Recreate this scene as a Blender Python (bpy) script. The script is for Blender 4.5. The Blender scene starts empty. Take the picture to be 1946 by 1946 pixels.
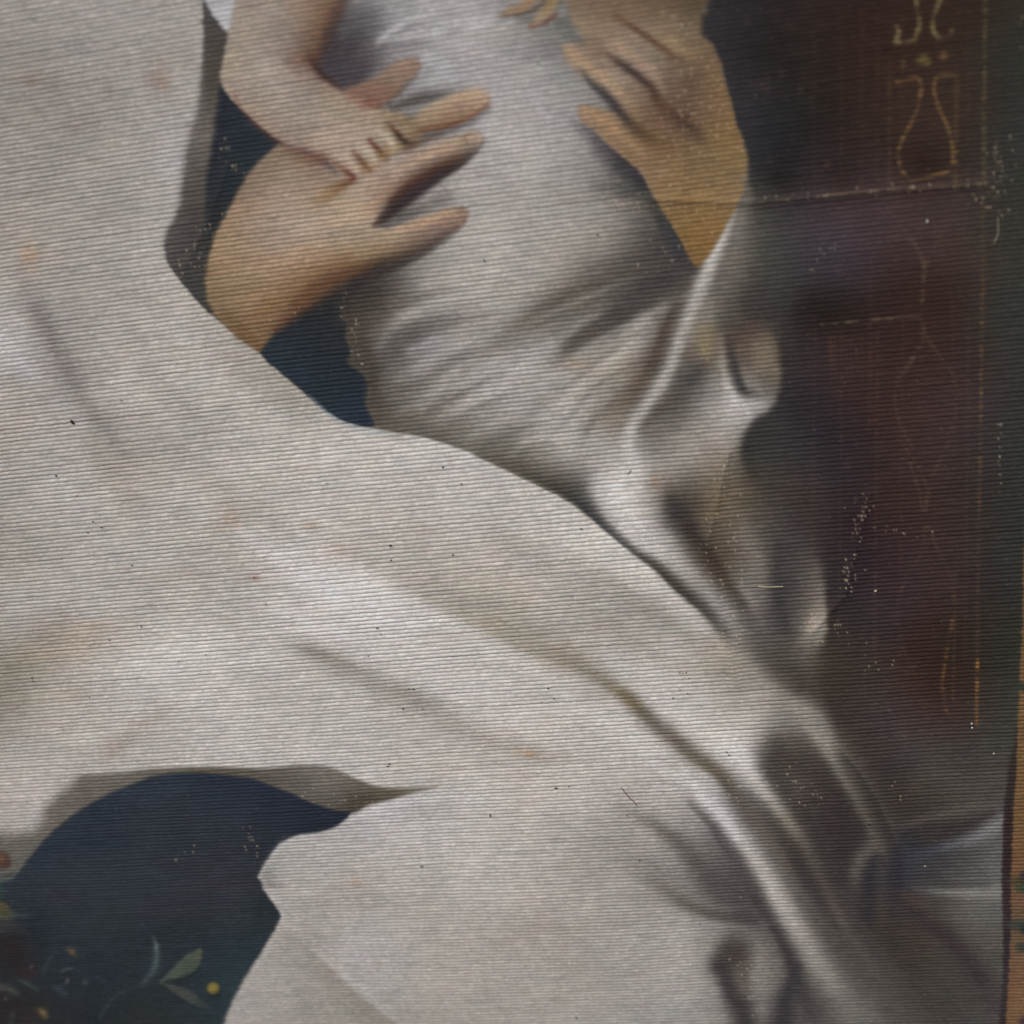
# A close view of a ribbed cloth wall hanging printed with an old picture: white robes, hands,
# a dark panel and, at the right, the printed tan border.  Everything is written here as code.
import bpy, math
import numpy as np
from mathutils import Vector, Matrix

scene = bpy.context.scene
PI = math.pi

# ---------------------------------------------------------------- camera
# The cloth hangs in the plane y = 0; the camera looks down at it and a little to the left.
TANH = 0.315                      # half the field of view
PITCH, YAW, ROLL = math.radians(22.0), math.radians(6.0), math.radians(4.6)
DIST = 0.714                      # to the middle of the picture
fwd = Vector((-math.sin(YAW) * math.cos(PITCH), math.cos(YAW) * math.cos(PITCH), -math.sin(PITCH))).normalized()
rt = fwd.cross(Vector((0, 0, 1))).normalized()
up = rt.cross(fwd).normalized()
rt, up = (rt * math.cos(ROLL) - up * math.sin(ROLL)), (up * math.cos(ROLL) + rt * math.sin(ROLL))
AIM = Vector((0, 0, 1.35))
CAM = AIM - fwd * DIST
cam = bpy.data.cameras.new('camera')
cam_ob = bpy.data.objects.new('camera', cam)
scene.collection.objects.link(cam_ob)
cam_ob.matrix_world = Matrix(((rt.x, up.x, -fwd.x, CAM.x), (rt.y, up.y, -fwd.y, CAM.y), (rt.z, up.z, -fwd.z, CAM.z), (0, 0, 0, 1)))
cam.sensor_width = 36.0
cam.lens = 18.0 / TANH
cam.clip_start = 0.01
cam.clip_end = 100.0
cam.dof.use_dof = True
cam.dof.aperture_fstop = 5.0
scene.camera = cam_ob

# ---------------------------------------------------------------- daylight
SUN_EL, SUN_AZ = math.radians(58), math.radians(-22)      # azimuth from the cloth's normal
world = bpy.data.worlds.new('World')
scene.world = world
world.use_nodes = True
wn = world.node_tree
for n in list(wn.nodes): wn.nodes.remove(n)
sky = wn.nodes.new('ShaderNodeTexSky')
sky.sky_type = 'NISHITA'
sky.sun_disc = False
sky.sun_elevation = SUN_EL
sky.sun_rotation = PI - SUN_AZ
sky.air_density = 1.0
sky.dust_density = 4.0
sky.ozone_density = 1.0
bg = wn.nodes.new('ShaderNodeBackground')
bg.inputs['Strength'].default_value = 0.12
wo = wn.nodes.new('ShaderNodeOutputWorld')
wn.links.new(sky.outputs['Color'], bg.inputs['Color'])
wn.links.new(bg.outputs['Background'], wo.inputs['Surface'])

sun = bpy.data.lights.new('sun', 'SUN')
sun.energy = 1.55
sun.angle = math.radians(16)
sun.color = (1.0, 0.955, 0.885)
sun_ob = bpy.data.objects.new('sun', sun)
scene.collection.objects.link(sun_ob)
sd = Vector((math.sin(SUN_AZ) * math.cos(SUN_EL), -math.cos(SUN_AZ) * math.cos(SUN_EL), math.sin(SUN_EL)))
sun_ob.rotation_euler = sd.to_track_quat('Z', 'Y').to_euler()
sun_ob.location = (0, -3, 4)

vs = scene.view_settings
vs.view_transform = 'Standard'
vs.look = 'None'
vs.exposure = 0.0
vs.gamma = 1.0
vs.use_curve_mapping = False
ALBEDO_GAIN = 0.675     # how bright the print's inks are taken to be
# ---------------------------------------------------------------- the print
# The picture printed on the cloth, laid out in print units (u to the right, v down).
STEP = 2.0
MARG = 260.0
PW = 1946.0
NP_ = int((PW + 2 * MARG) / STEP) + 1
gx = (np.arange(NP_) * STEP - MARG).astype(np.float32)
img = np.zeros((NP_, NP_, 3), np.float32)
wear = np.zeros((NP_, NP_), np.float32)
gold_a = np.zeros((NP_, NP_), np.float32)
gold_c = np.zeros((NP_, NP_, 3), np.float32)


def smooth(pts, closed=False, n=6):
    """Catmull-Rom through points of any dimension."""
    p = np.array(pts, np.float32)
    if closed:
        p = np.vstack([p[-1:], p, p[:2]])
    else:
        p = np.vstack([2 * p[:1] - p[1:2], p, 2 * p[-1:] - p[-2:-1]])
    out = []
    t = np.linspace(0, 1, n, endpoint=False)[:, None].astype(np.float32)
    for i in range(1, len(p) - 2):
        a, b, c, d = p[i - 1], p[i], p[i + 1], p[i + 2]
        out.append(0.5 * ((2 * b) + (c - a) * t + (2 * a - 5 * b + 4 * c - d) * t * t
                          + (-a + 3 * b - 3 * c + d) * t ** 3))
    o = np.vstack(out)
    if not closed:
        o = np.vstack([o, p[-2:-1]])
    return o


def window(x0, y0, x1, y1):
    i0 = max(0, int((x0 + MARG) / STEP)); i1 = min(NP_, int((x1 + MARG) / STEP) + 2)
    j0 = max(0, int((y0 + MARG) / STEP)); j1 = min(NP_, int((y1 + MARG) / STEP) + 2)
    return i0, i1, j0, j1


edge_soft = 1.0


def polygon_mask(pts, soft=4.0, sm=True):
    """pts: (x, y) or (x, y, softness).  Returns window and mask."""
    pts = [tuple(p) + ((soft,) if len(p) == 2 else ()) for p in pts]
    q = smooth(pts, True, 4) if sm else np.array(pts, np.float32)
    q[:, 2] *= edge_soft
    ms = max(2.0, float(q[:, 2].max())) * 1.3
    i0, i1, j0, j1 = window(q[:, 0].min() - ms, q[:, 1].min() - ms, q[:, 0].max() + ms, q[:, 1].max() + ms)
    X, Y = np.meshgrid(gx[i0:i1], gx[j0:j1])
    best = np.full(X.shape, 1e12, np.float32); sf = np.ones(X.shape, np.float32)
    inside = np.zeros(X.shape, bool)
    n = len(q)
    for k in range(n):
        x0, y0, s0 = q[k]; x1, y1, s1 = q[(k + 1) % n]
        dx, dy = x1 - x0, y1 - y0
        L = dx * dx + dy * dy + 1e-9
        t = np.clip(((X - x0) * dx + (Y - y0) * dy) / L, 0, 1)
        d = (X - x0 - t * dx) ** 2 + (Y - y0 - t * dy) ** 2
        m = d < best
        best[m] = d[m]; sf[m] = (s0 + (s1 - s0) * t)[m]
        if abs(dy) > 1e-9:
            c = ((y0 > Y) != (y1 > Y)) & (X < (x1 - x0) * (Y - y0) / (y1 - y0) + x0)
            inside ^= c
    d = np.sqrt(best) * np.where(inside, 1, -1)
    m = np.clip(d / (2 * np.maximum(sf, 0.8)) + 0.5, 0, 1)
    m = m * m * (3 - 2 * m)
    return (i0, i1, j0, j1), m.astype(np.float32)


CO = 12.0


def field(points, win, c=25.0):
    """Smooth colour field through (x, y, r, g, b) samples."""
    P = np.array(points, np.float64)
    xy, col = P[:, :2], P[:, 2:5]
    n = len(P)
    phi = lambda d2: np.sqrt(d2 + c * c)
    A = np.zeros((n + 1, n + 1))
    A[:n, :n] = phi(((xy[:, None] - xy[None]) ** 2).sum(2))
    A[:n, n] = 1; A[n, :n] = 1
    A[:n, :n] -= np.eye(n) * 6.0
    W = np.linalg.solve(A, np.vstack([col, np.zeros((1, 3))]))
    i0, i1, j0, j1 = win
    xs = np.arange(gx[i0] - CO, gx[i1 - 1] + 2 * CO, CO); ys = np.arange(gx[j0] - CO, gx[j1 - 1] + 2 * CO, CO)
    X, Y = np.meshgrid(xs, ys)
    G = np.zeros(X.shape + (3,))
    for k in range(n):
        G += phi((X - xy[k, 0]) ** 2 + (Y - xy[k, 1]) ** 2)[..., None] * W[k]
    G += W[n]
    lo, hi = col.min(0), col.max(0)
    G = np.clip(G, lo - 6, hi + 6).astype(np.float32)
    fx = (gx[i0:i1] - xs[0]) / CO; fy = (gx[j0:j1] - ys[0]) / CO
    ix = fx.astype(int); iy = fy.astype(int)
    tx = (fx - ix)[None, :, None].astype(np.float32); ty = (fy - iy)[:, None, None].astype(np.float32)
    a = G[iy][:, ix]; b = G[iy][:, ix + 1]; cc = G[iy + 1][:, ix]; d = G[iy + 1][:, ix + 1]
    return (a * (1 - tx) + b * tx) * (1 - ty) + (cc * (1 - tx) + d * tx) * ty


gilding = False


def put(win, m, col, alpha=1.0):
    i0, i1, j0, j1 = win
    col = np.asarray(col, np.float32)
    if gilding:                     # lines of gold go on a layer of their own
        a = m * alpha
        old = gold_a[j0:j1, i0:i1]
        k = np.where(a > old, 1.0, 0.0).astype(np.float32)[..., None]
        gold_c[j0:j1, i0:i1] = gold_c[j0:j1, i0:i1] * (1 - k) + col * k
        gold_a[j0:j1, i0:i1] = np.maximum(old, a)
        return
    a = (m * alpha)[..., None]
    img[j0:j1, i0:i1] = img[j0:j1, i0:i1] * (1 - a) + col * a


def area(pts, colour, soft=4.0, alpha=1.0, sm=True):
    win, m = polygon_mask(pts, soft, sm)
    if isinstance(colour, list):
        put(win, m, field(colour, win), alpha)
    else:
        put(win, m, colour, alpha)


def stroke(pts, colour, wl=None, wr=None, alpha=1.0, power=2.0, target=None):
    """A brush line.  pts: (x, y), (x, y, w) or (x, y, wl, wr[, a]); colour one rgb or one per point.
    wl / wr: softness to the left and right of the direction of travel."""
    rows = []
    for p in pts:
        p = tuple(p)
        if len(p) == 2: p = p + (wl, wr if wr is not None else wl, 1.0)
        elif len(p) == 3: p = p + (p[2], 1.0)
        elif len(p) == 4: p = (p[0], p[1], p[2], p[2], p[3]) if p[3] <= 1.0 else p + (1.0,)
        rows.append(p)
    cols = [colour] * len(rows) if not isinstance(colour, list) else colour
    q = smooth([r + tuple(c) for r, c in zip(rows, cols)], False, 5)
    mw = float(q[:, 2:4].max()) * 2.2 + 3
    i0, i1, j0, j1 = win = window(q[:, 0].min() - mw, q[:, 1].min() - mw, q[:, 0].max() + mw, q[:, 1].max() + mw)
    X, Y = np.meshgrid(gx[i0:i1], gx[j0:j1])
    best = np.full(X.shape, 1e12, np.float32)
    att = np.zeros(X.shape + (6,), np.float32); side = np.zeros(X.shape, np.float32)
    for k in range(len(q) - 1):
        a, b = q[k], q[k + 1]
        dx, dy = b[0] - a[0], b[1] - a[1]
        L = dx * dx + dy * dy + 1e-9
        t = np.clip(((X - a[0]) * dx + (Y - a[1]) * dy) / L, 0, 1)
        d = (X - a[0] - t * dx) ** 2 + (Y - a[1] - t * dy) ** 2
        m = d < best
        best[m] = d[m]
        side[m] = (dx * (Y - a[1]) - dy * (X - a[0]))[m]
        att[m] = (a[2:8] + (b[2:8] - a[2:8]) * t[..., None])[m]
    w = np.maximum(np.where(side < 0, att[..., 0], att[..., 1]), 0.7)
    m = np.exp(-(np.sqrt(best) / w) ** power) * np.clip(att[..., 2], 0, 1) * alpha
    if target is not None:
        target[j0:j1, i0:i1] = np.maximum(target[j0:j1, i0:i1], m)
    else:
        put(win, m, att[..., 3:6])


def blob(x, y, rx, ry, colour, alpha=1.0, power=2.0, rot=0.0):
    r = max(rx, ry) * 2.4 + 3
    i0, i1, j0, j1 = win = window(x - r, y - r, x + r, y + r)
    X, Y = np.meshgrid(gx[i0:i1] - x, gx[j0:j1] - y)
    c, s = math.cos(rot), math.sin(rot)
    U = X * c + Y * s; V = -X * s + Y * c
    put(win, np.exp(-((U / rx) ** 2 + (V / ry) ** 2) ** (power / 2)) * alpha, colour)


def noise(scale_x, scale_y, seed):
    r = np.random.RandomState(seed)
    nx = int(NP_ * STEP / scale_x) + 4; ny = int(NP_ * STEP / scale_y) + 4
    g = r.uniform(-1, 1, (ny, nx)).astype(np.float32)
    fx = np.arange(NP_) * STEP / scale_x; fy = np.arange(NP_) * STEP / scale_y
    ix = fx.astype(int); iy = fy.astype(int)
    tx = fx - ix; ty = fy - iy
    tx = (tx * tx * (3 - 2 * tx))[None].astype(np.float32); ty = (ty * ty * (3 - 2 * ty))[:, None].astype(np.float32)
    a = g[iy][:, ix]; b = g[iy][:, ix + 1]; c = g[iy + 1][:, ix]; d = g[iy + 1][:, ix + 1]
    return (a * (1 - tx) + b * tx) * (1 - ty) + (c * (1 - tx) + d * tx) * ty


FULL = (0, NP_, 0, NP_)

# --- the big white robe, and the grey cloth folds at the lower right
ROBE = [  # darker corners and foot: lens vignette and weaker light held in these colours
    (0, 0, 158, 151, 147), (100, 60, 157, 150, 147), (230, 30, 160, 154, 152), (350, 40, 162, 155, 152),
    (40, 160, 150, 143, 137), (150, 150, 153, 145, 141), (260, 180, 156, 149, 146), (340, 150, 160, 152, 147),
    (30, 270, 155, 147, 142), (150, 260, 152, 145, 140), (280, 260, 160, 153, 150), (20, 380, 157, 149, 143),
    (160, 380, 160, 153, 148), (300, 350, 163, 157, 154), (330, 330, 168, 165, 168), (60, 500, 162, 153, 143),
    (180, 500, 165, 158, 153), (300, 480, 166, 160, 155), (20, 600, 165, 160, 160), (110, 620, 158, 150, 147),
    (220, 620, 168, 161, 156), (340, 600, 170, 163, 157), (420, 660, 166, 158, 150), (20, 700, 168, 164, 166),
    (130, 720, 152, 145, 143), (240, 740, 170, 163, 158), (360, 740, 171, 165, 160), (470, 720, 158, 150, 140),
    (20, 800, 166, 157, 148), (120, 800, 166, 160, 158), (240, 860, 163, 155, 147), (380, 860, 174, 168, 164),
    (500, 820, 176, 169, 163), (600, 850, 180, 174, 170), (560, 790, 165, 158, 148), (20, 920, 164, 157, 152),
    (140, 940, 171, 165, 162), (250, 930, 166, 157, 148), (380, 960, 175, 169, 164), (520, 940, 175, 168, 160),
    (660, 920, 181, 174, 170), (760, 880, 182, 176, 173), (860, 920, 183, 177, 175), (960, 930, 178, 172, 168),
    (20, 1040, 160, 153, 144), (150, 1040, 168, 162, 157), (300, 1060, 174, 168, 164), (450, 1040, 174, 166, 158),
    (560, 1040, 180, 175, 174), (700, 1020, 180, 172, 164), (850, 1000, 180, 173, 167), (1000, 1010, 178, 172, 167),
    (1060, 1000, 180, 175, 170), (20, 1160, 166, 160, 155), (150, 1160, 170, 164, 160), (300, 1160, 170, 164, 158),
    (430, 1160, 172, 167, 164), (560, 1130, 181, 177, 177), (680, 1120, 184, 180, 182), (800, 1090, 176, 168, 160),
    (900, 1080, 174, 167, 159), (1000, 1090, 172, 165, 157), (1100, 1080, 178, 172, 167), (1180, 1110, 180, 175, 170),
    (10, 1270, 140, 134, 122), (80, 1240, 160, 152, 140), (180, 1240, 168, 160, 150), (300, 1250, 176, 172, 170),
    (420, 1230, 176, 171, 167), (540, 1200, 176, 171, 170), (640, 1190, 181, 177, 178), (760, 1170, 182, 178, 178),
    (860, 1190, 175, 168, 160), (960, 1180, 165, 157, 144), (1060, 1170, 170, 163, 156), (1160, 1180, 166, 159, 152),
    (1260, 1180, 172, 166, 161), (1330, 1190, 172, 166, 162), (10, 1350, 150, 143, 132), (100, 1340, 166, 158, 150), (240, 1330, 172, 167, 163),
    (380, 1320, 178, 172, 169), (500, 1310, 176, 171, 168), (620, 1300, 172, 165, 160), (740, 1270, 176, 171, 168),
    (840, 1260, 181, 176, 175), (960, 1270, 178, 173, 171), (1060, 1250, 165, 156, 144), (1160, 1260, 176, 170, 165),
    (1260, 1260, 178, 172, 167), (1340, 1250, 165, 157, 148), (1400, 1240, 148, 138, 122), (1442, 1251, 142, 134, 124),
    (30, 1440, 166, 159, 154), (160, 1420, 166, 160, 155), (300, 1410, 168, 161, 157), (420, 1400, 173, 169, 168),
    (540, 1400, 174, 169, 165), (660, 1400, 176, 172, 170), (780, 1390, 172, 166, 162), (880, 1370, 176, 171, 168),
    (980, 1360, 180, 174, 172), (1080, 1350, 176, 170, 167), (1180, 1380, 178, 172, 168), (1300, 1330, 178, 173, 170),
    (1380, 1330, 166, 158, 150), (1430, 1320, 160, 152, 143), (1488, 1319, 140, 132, 122), (1442, 1366, 166, 159, 152),
    (1380, 1397, 182, 176, 172), (1404, 1437, 188, 185, 188), (1535, 1360, 142, 134, 125),
    (60, 1540, 165, 158, 158), (20, 1520, 166, 158, 152), (700, 1440, 176, 170, 166), (860, 1440, 176, 168, 160),
    (1000, 1450, 174, 166, 156), (1100, 1440, 176, 169, 165), (1220, 1450, 174, 168, 165), (900, 1500, 176, 170, 168),
    (1010, 1530, 172, 165, 160), (1100, 1520, 172, 166, 162), (1200, 1510, 168, 161, 157),
    (720, 1560, 172, 169, 173), (600, 1620, 166, 163, 164), (820, 1570, 172, 168, 168), (930, 1580, 170, 164, 160), (1040, 1600, 168, 161, 156),
    (1140, 1600, 160, 153, 148), (560, 1680, 168, 163, 160), (680, 1680, 164, 157, 151), (800, 1670, 166, 160, 155), (920, 1690, 170, 164, 159),
    (1040, 1700, 166, 158, 152), (1140, 1690, 160, 153, 148), (580, 1760, 160, 154, 149), (680, 1790, 164, 160, 162),
    (800, 1780, 165, 158, 153), (920, 1790, 166, 158, 151), (1030, 1780, 163, 155, 146), (1140, 1790, 158, 152, 147),
    (1240, 1760, 160, 154, 150), (1296, 1764, 164, 159, 155), (520, 1860, 158, 153, 150), (600, 1900, 152, 145, 139), (720, 1860, 160, 157, 158), (840, 1870, 164, 157, 150),
    (980, 1880, 162, 155, 148), (1120, 1880, 160, 154, 148), (1240, 1850, 158, 152, 147), (1320, 1880, 154, 149, 145), (1280, 1920, 152, 148, 148),
    (480, 1946, 158, 153, 151), (700, 1960, 150, 143, 136), (900, 1960, 158, 151, 145),
    (1260, 1540, 165, 159, 156), (1330, 1800, 150, 145, 140),
    # folds further right
    (1488, 1428, 84, 77, 71), (1473, 1459, 76, 70, 66), (1519, 1459, 74, 67, 63), (1470, 1490, 80, 74, 70), (1532, 1500, 66, 60, 57), (1548, 1548, 62, 56, 54),
    (1579, 1594, 58, 51, 50), (1588, 1656, 58, 52, 51), (1610, 1719, 54, 50, 50), (1660, 1780, 58, 53, 51),
    (1700, 1800, 62, 56, 53), (1740, 1860, 68, 63, 59), (1780, 1930, 70, 66, 62), (1800, 1900, 72, 68, 64),
    (1750, 1400, 72, 67, 67), (1850, 1430, 73, 69, 66), (1750, 1470, 80, 76, 71), (1850, 1500, 86, 81, 76),
    (1660, 1430, 62, 55, 54), (1700, 1500, 60, 54, 51), (1740, 1535, 66, 59, 54), (1800, 1520, 82, 77, 71),
    (1800, 1590, 56, 53, 51), (1720, 1610, 46, 46, 51), (1720, 1655, 60, 60, 67), (1800, 1650, 78, 77, 77),
    (1890, 1650, 112, 110, 109), (1870, 1685, 100, 98, 96), (1850, 1735, 110, 107, 103), (1890, 1770, 100, 97, 94),
    (1760, 1745, 76, 69, 63), (1870, 1810, 88, 84, 80), (1885, 1900, 80, 77, 74), (1880, 1960, 82, 79, 76),
    (1450, 1860, 132, 126, 122), (1470, 1920, 112, 106, 104), (1545, 1925, 90, 86, 85),
    (1360, 1640, 110, 106, 106), (1330, 1690, 125, 119, 116), (1400, 1720, 90, 85, 85), (1430, 1760, 112, 107, 104), (1370, 1760, 140, 135, 131),
    (1640, 1930, 112, 108, 104), (1700, 1930, 84, 79, 76), (1946, 1946, 84, 80, 76), (1946, 1400, 70, 66, 64),
]
img[:] = field(ROBE, FULL, 30.0)

# --- the child's white cloth and the fall of drapery under the arm
DRAPE = [
    (420, 20, 165, 165, 174), (660, 10, 130, 125, 130), (740, 20, 152, 150, 156), (850, 30, 160, 157, 162), (940, 20, 152, 149, 152), (1030, 60, 132, 129, 128),
    (640, 110, 100, 95, 100), (700, 90, 138, 134, 140), (780, 80, 152, 149, 155), (880, 110, 158, 155, 160), (980, 110, 152, 148, 150), (1050, 130, 146, 143, 144),
    (840, 130, 160, 158, 164), (960, 200, 160, 156, 159), (1040, 200, 156, 152, 155), (960, 280, 163, 158, 159), (1060, 290, 160, 156, 156), (880, 340, 158, 153, 152),
    (960, 360, 163, 157, 154), (1060, 360, 158, 152, 148), (1140, 330, 140, 136, 134), (840, 400, 158, 152, 149), (940, 430, 166, 159, 154), (1050, 430, 168, 160, 155),
    (1130, 420, 160, 152, 147), (1180, 455, 140, 132, 123), (1240, 440, 102, 95, 91), (860, 480, 160, 154, 149), (960, 500, 167, 160, 155), (1060, 500, 158, 150, 142),
    (1150, 500, 128, 119, 110), (1220, 520, 88, 82, 79), (1285, 480, 82, 77, 76), (800, 540, 150, 144, 139), (900, 560, 165, 158, 153), (1000, 570, 150, 143, 135),
    (1080, 560, 126, 117, 106), (1160, 560, 100, 93, 88), (1180, 580, 90, 84, 80), (1260, 560, 104, 96, 89), (1250, 610, 126, 118, 110), (1140, 610, 108, 101, 96), (720, 560, 70, 64, 60),
    (700, 610, 90, 83, 76), (740, 600, 118, 110, 102), (820, 600, 145, 139, 134), (900, 630, 152, 146, 144), (1000, 640, 150, 145, 141), (1080, 640, 135, 129, 124), (1200, 640, 152, 145, 139),
    (690, 680, 92, 85, 78), (750, 660, 118, 110, 105), (800, 640, 130, 124, 122), (820, 680, 152, 149, 152), (900, 700, 158, 153, 151), (1000, 700, 158, 154, 153), (1120, 690, 162, 153, 141), (1200, 700, 148, 138, 125),
    (710, 760, 102, 94, 86), (780, 750, 132, 125, 118), (860, 760, 154, 147, 139), (950, 770, 158, 153, 150), (1050, 770, 162, 158, 157), (1130, 780, 162, 157, 153), (1180, 790, 140, 131, 121),
    (740, 800, 112, 105, 95), (830, 815, 118, 111, 101), (920, 840, 132, 125, 113), (980, 860, 122, 114, 100), (1000, 820, 158, 152, 145), (1080, 870, 166, 160, 153), (1150, 870, 168, 161, 154), (1060, 910, 118, 111, 100),
    (1110, 930, 105, 102, 98), (1140, 930, 182, 178, 180), (1200, 900, 180, 176, 174), (1180, 965, 186, 181, 181), (1224, 1009, 178, 174, 176), (1271, 1040, 166, 161, 158), (1317, 1086, 152, 146, 140), (1348, 1117, 148, 143, 140), (1380, 1155, 150, 144, 141), (1404, 1195, 142, 134, 127),
    (1350, 600, 142, 135, 122), (1345, 650, 132, 119, 98), (1330, 690, 112, 104, 94), (1315, 720, 104, 100, 98), (1290, 770, 110, 103, 96),
    (1240, 795, 116, 109, 105), (1250, 840, 130, 124, 116), (1300, 830, 150, 142, 134), (1350, 830, 155, 147, 139), (1390, 790, 172, 166, 164), (1380, 850, 146, 137, 126),
    (1300, 880, 152, 145, 139), (1260, 930, 142, 132, 118), (1350, 900, 128, 118, 103), (1400, 890, 112, 103, 91), (1420, 930, 98, 89, 77),
    (1410, 430, 128, 121, 115), (1400, 520, 120, 113, 104), (1390, 560, 104, 97, 89), (1380, 620, 88, 80, 75), (1410, 560, 84, 77, 73), (1450, 560, 72, 67, 65), (1440, 600, 70, 64, 62),
    (1445, 640, 112, 97, 84), (1450, 660, 136, 121, 101), (1460, 690, 132, 121, 100), (1455, 730, 112, 104, 94), (1420, 680, 95, 82, 75), (1375, 690, 142, 130, 117),
    (1440, 765, 158, 152, 150), (1400, 765, 178, 174, 174),
    (1286, 962, 76, 69, 65), (1364, 962, 115, 102, 82), (1411, 970, 108, 98, 84), (1411, 1024, 116, 107, 97), (1435, 1055, 126, 117, 108), (1442, 1093, 126, 118, 109), (1364, 1071, 88, 77, 64),
    (1482, 1055, 76, 71, 69), (1479, 1117, 72, 68, 69), (1482, 1164, 76, 73, 75), (1497, 1195, 86, 81, 80), (1535, 1040, 86, 79, 76), (1547, 1102, 110, 102, 96), (1541, 1164, 130, 121, 111), (1544, 1195, 148, 138, 126),
    (1519, 1226, 112, 105, 96), (1504, 962, 72, 66, 65), (1457, 950, 82, 76, 72), (1550, 993, 58, 53, 53), (1451, 1225, 102, 97, 92), (1473, 1257, 90, 84, 78), (1519, 1300, 76, 69, 63),
    (1440, 880, 70, 65, 62), (1460, 1140, 110, 104, 102), (1440, 430, 94, 90, 85), (1420, 480, 108, 102, 94), (1450, 500, 82, 78, 75), (1470, 450, 78, 74, 72), (1470, 540, 70, 66, 64), (1460, 600, 66, 61, 60), (1430, 380, 98, 93, 88), (1500, 640, 56, 52, 52),
]
CLOTH_EDGE = [  # where the white robe crosses in front
    (1370, 1198, 10), (1340, 1168, 5), (1300, 1132, 3), (1260, 1097, 3), (1220, 1070, 3), (1190, 1046, 3), (1160, 1021, 3), (1120, 986, 2.5),
    (1090, 962, 2.5), (1060, 943, 2.5), (1010, 918, 2.5), (960, 894, 2.5), (930, 879, 2.5), (890, 859, 2.5), (850, 844, 2.5), (800, 829, 2.5),
    (735, 818, 2), (690, 811, 2), (665, 804, 2), (640, 795, 2), (610, 775, 2), (590, 757, 2), (560, 731, 2), (530, 706, 2), (510, 690, 2),
    (497, 672, 2), (470, 654, 2.5), (440, 632, 2.5), (410, 604, 2.5), (385, 583, 2.5), (360, 557, 2.5), (335, 525, 2.5), (318, 498, 3), (312, 470, 5),
    (318, 442, 6), (333, 416, 6), (344, 388, 6), (347, 350, 6), (356, 292, 6), (364, 255, 5), (376, 215, 4), (382, 165, 3.5), (386, 100, 2.5), (386, 0, 2.5)]
area([(386, -270), (1410, -270), (1410, 0), (1490, 300), (1530, 560), (1550, 650), (1550, 720), (1550, 800), (1570, 960), (1610, 1060),
      (1615, 1180), (1560, 1300, 12), (1566, 1350, 20), (1500, 1310, 22), (1430, 1250, 22), (1395, 1222, 18)] + CLOTH_EDGE, DRAPE, 4, sm=False)

# --- the dark panel behind
PANEL = [
    (1350, -100, 46, 40, 42), (1400, 30, 45, 40, 44), (1450, 100, 38, 32, 33), (1550, 80, 36, 32, 31), (1650, 60, 42, 32, 30), (1720, 100, 44, 34, 30), (1420, 180, 46, 42, 46), (1500, 200, 36, 33, 34),
    (1550, 250, 32, 31, 32), (1640, 250, 42, 35, 33), (1760, 260, 50, 41, 38), (1450, 280, 40, 38, 43), (1550, 315, 42, 39, 43), (1650, 325, 46, 41, 43), (1760, 315, 37, 29, 25), (1480, 355, 36, 32, 31), (1600, 350, 40, 34, 34),
    (1850, 200, 48, 42, 38), (1850, 40, 44, 38, 33), (1910, 100, 49, 46, 42), (1910, 250, 49, 46, 44), (1910, 400, 56, 52, 48), (1910, 600, 51, 49, 47), (1910, 850, 51, 48, 47), (1910, 1050, 49, 46, 44), (1910, 1250, 46, 43, 39), (1910, 1350, 60, 57, 53),
    (1430, 400, 82, 77, 74), (1500, 400, 64, 57, 60), (1600, 395, 66, 58, 62), (1700, 390, 66, 56, 58), (1800, 385, 66, 57, 58), (1430, 450, 90, 86, 81), (1480, 480, 72, 69, 68), (1540, 480, 63, 60, 70), (1600, 470, 65, 61, 73), (1620, 520, 56, 51, 58), (1680, 470, 61, 51, 53), (1750, 450, 63, 53, 55),
    (1830, 470, 56, 49, 47), (1500, 530, 66, 62, 62), (1700, 540, 44, 35, 35), (1800, 560, 44, 35, 33), (1540, 570, 32, 31, 31), (1600, 590, 30, 28, 27), (1520, 600, 34, 33, 34), (1470, 560, 66, 61, 60), (1480, 620, 60, 55, 54), (1650, 640, 43, 35, 35), (1750, 640, 46, 34, 33), (1800, 700, 48, 38, 38),
    (1520, 700, 44, 42, 45), (1560, 660, 48, 41, 43), (1520, 780, 37, 37, 43), (1560, 820, 37, 37, 43), (1620, 750, 46, 38, 39), (1480, 820, 54, 51, 51), (1430, 840, 56, 53, 52), (1470, 870, 64, 60, 60), (1440, 900, 76, 70, 66), (1700, 800, 50, 39, 39), (1800, 800, 54, 45, 47), (1700, 950, 48, 38, 38), (1800, 1000, 50, 42, 42),
    (1620, 900, 41, 38, 42), (1560, 900, 46, 44, 48), (1510, 930, 62, 57, 57), (1560, 990, 52, 48, 49), (1600, 1000, 39, 34, 39), (1650, 1100, 44, 38, 43), (1750, 1100, 52, 44, 46), (1820, 1100, 50, 42, 44), (1600, 1100, 42, 40, 44), (1590, 1180, 46, 44, 44), (1620, 1200, 48, 46, 46), (1700, 1180, 48, 42, 46), (1760, 1200, 46, 36, 34), (1800, 1230, 40, 34, 31),
    (1560, 1260, 62, 58, 53), (1600, 1280, 50, 47, 44), (1660, 1280, 52, 49, 47), (1740, 1290, 48, 37, 35), (1820, 1290, 46, 37, 34), (1600, 1350, 52, 49, 48), (1680, 1360, 66, 62, 64), (1760, 1360, 58, 49, 49), (1830, 1360, 54, 46, 45), (1580, 1390, 54, 49, 48), (1640, 1420, 58, 52, 51), (1750, 1405, 72, 67, 67), (1880, 1410, 70, 66, 63),
]
PANEL = [(x, y, r + 6 * (x > 1500) * (x < 1880), g + 2, b + .5 - 1 * (x > 1500) * (x < 1880)) for x, y, r, g, b in PANEL]
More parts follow.
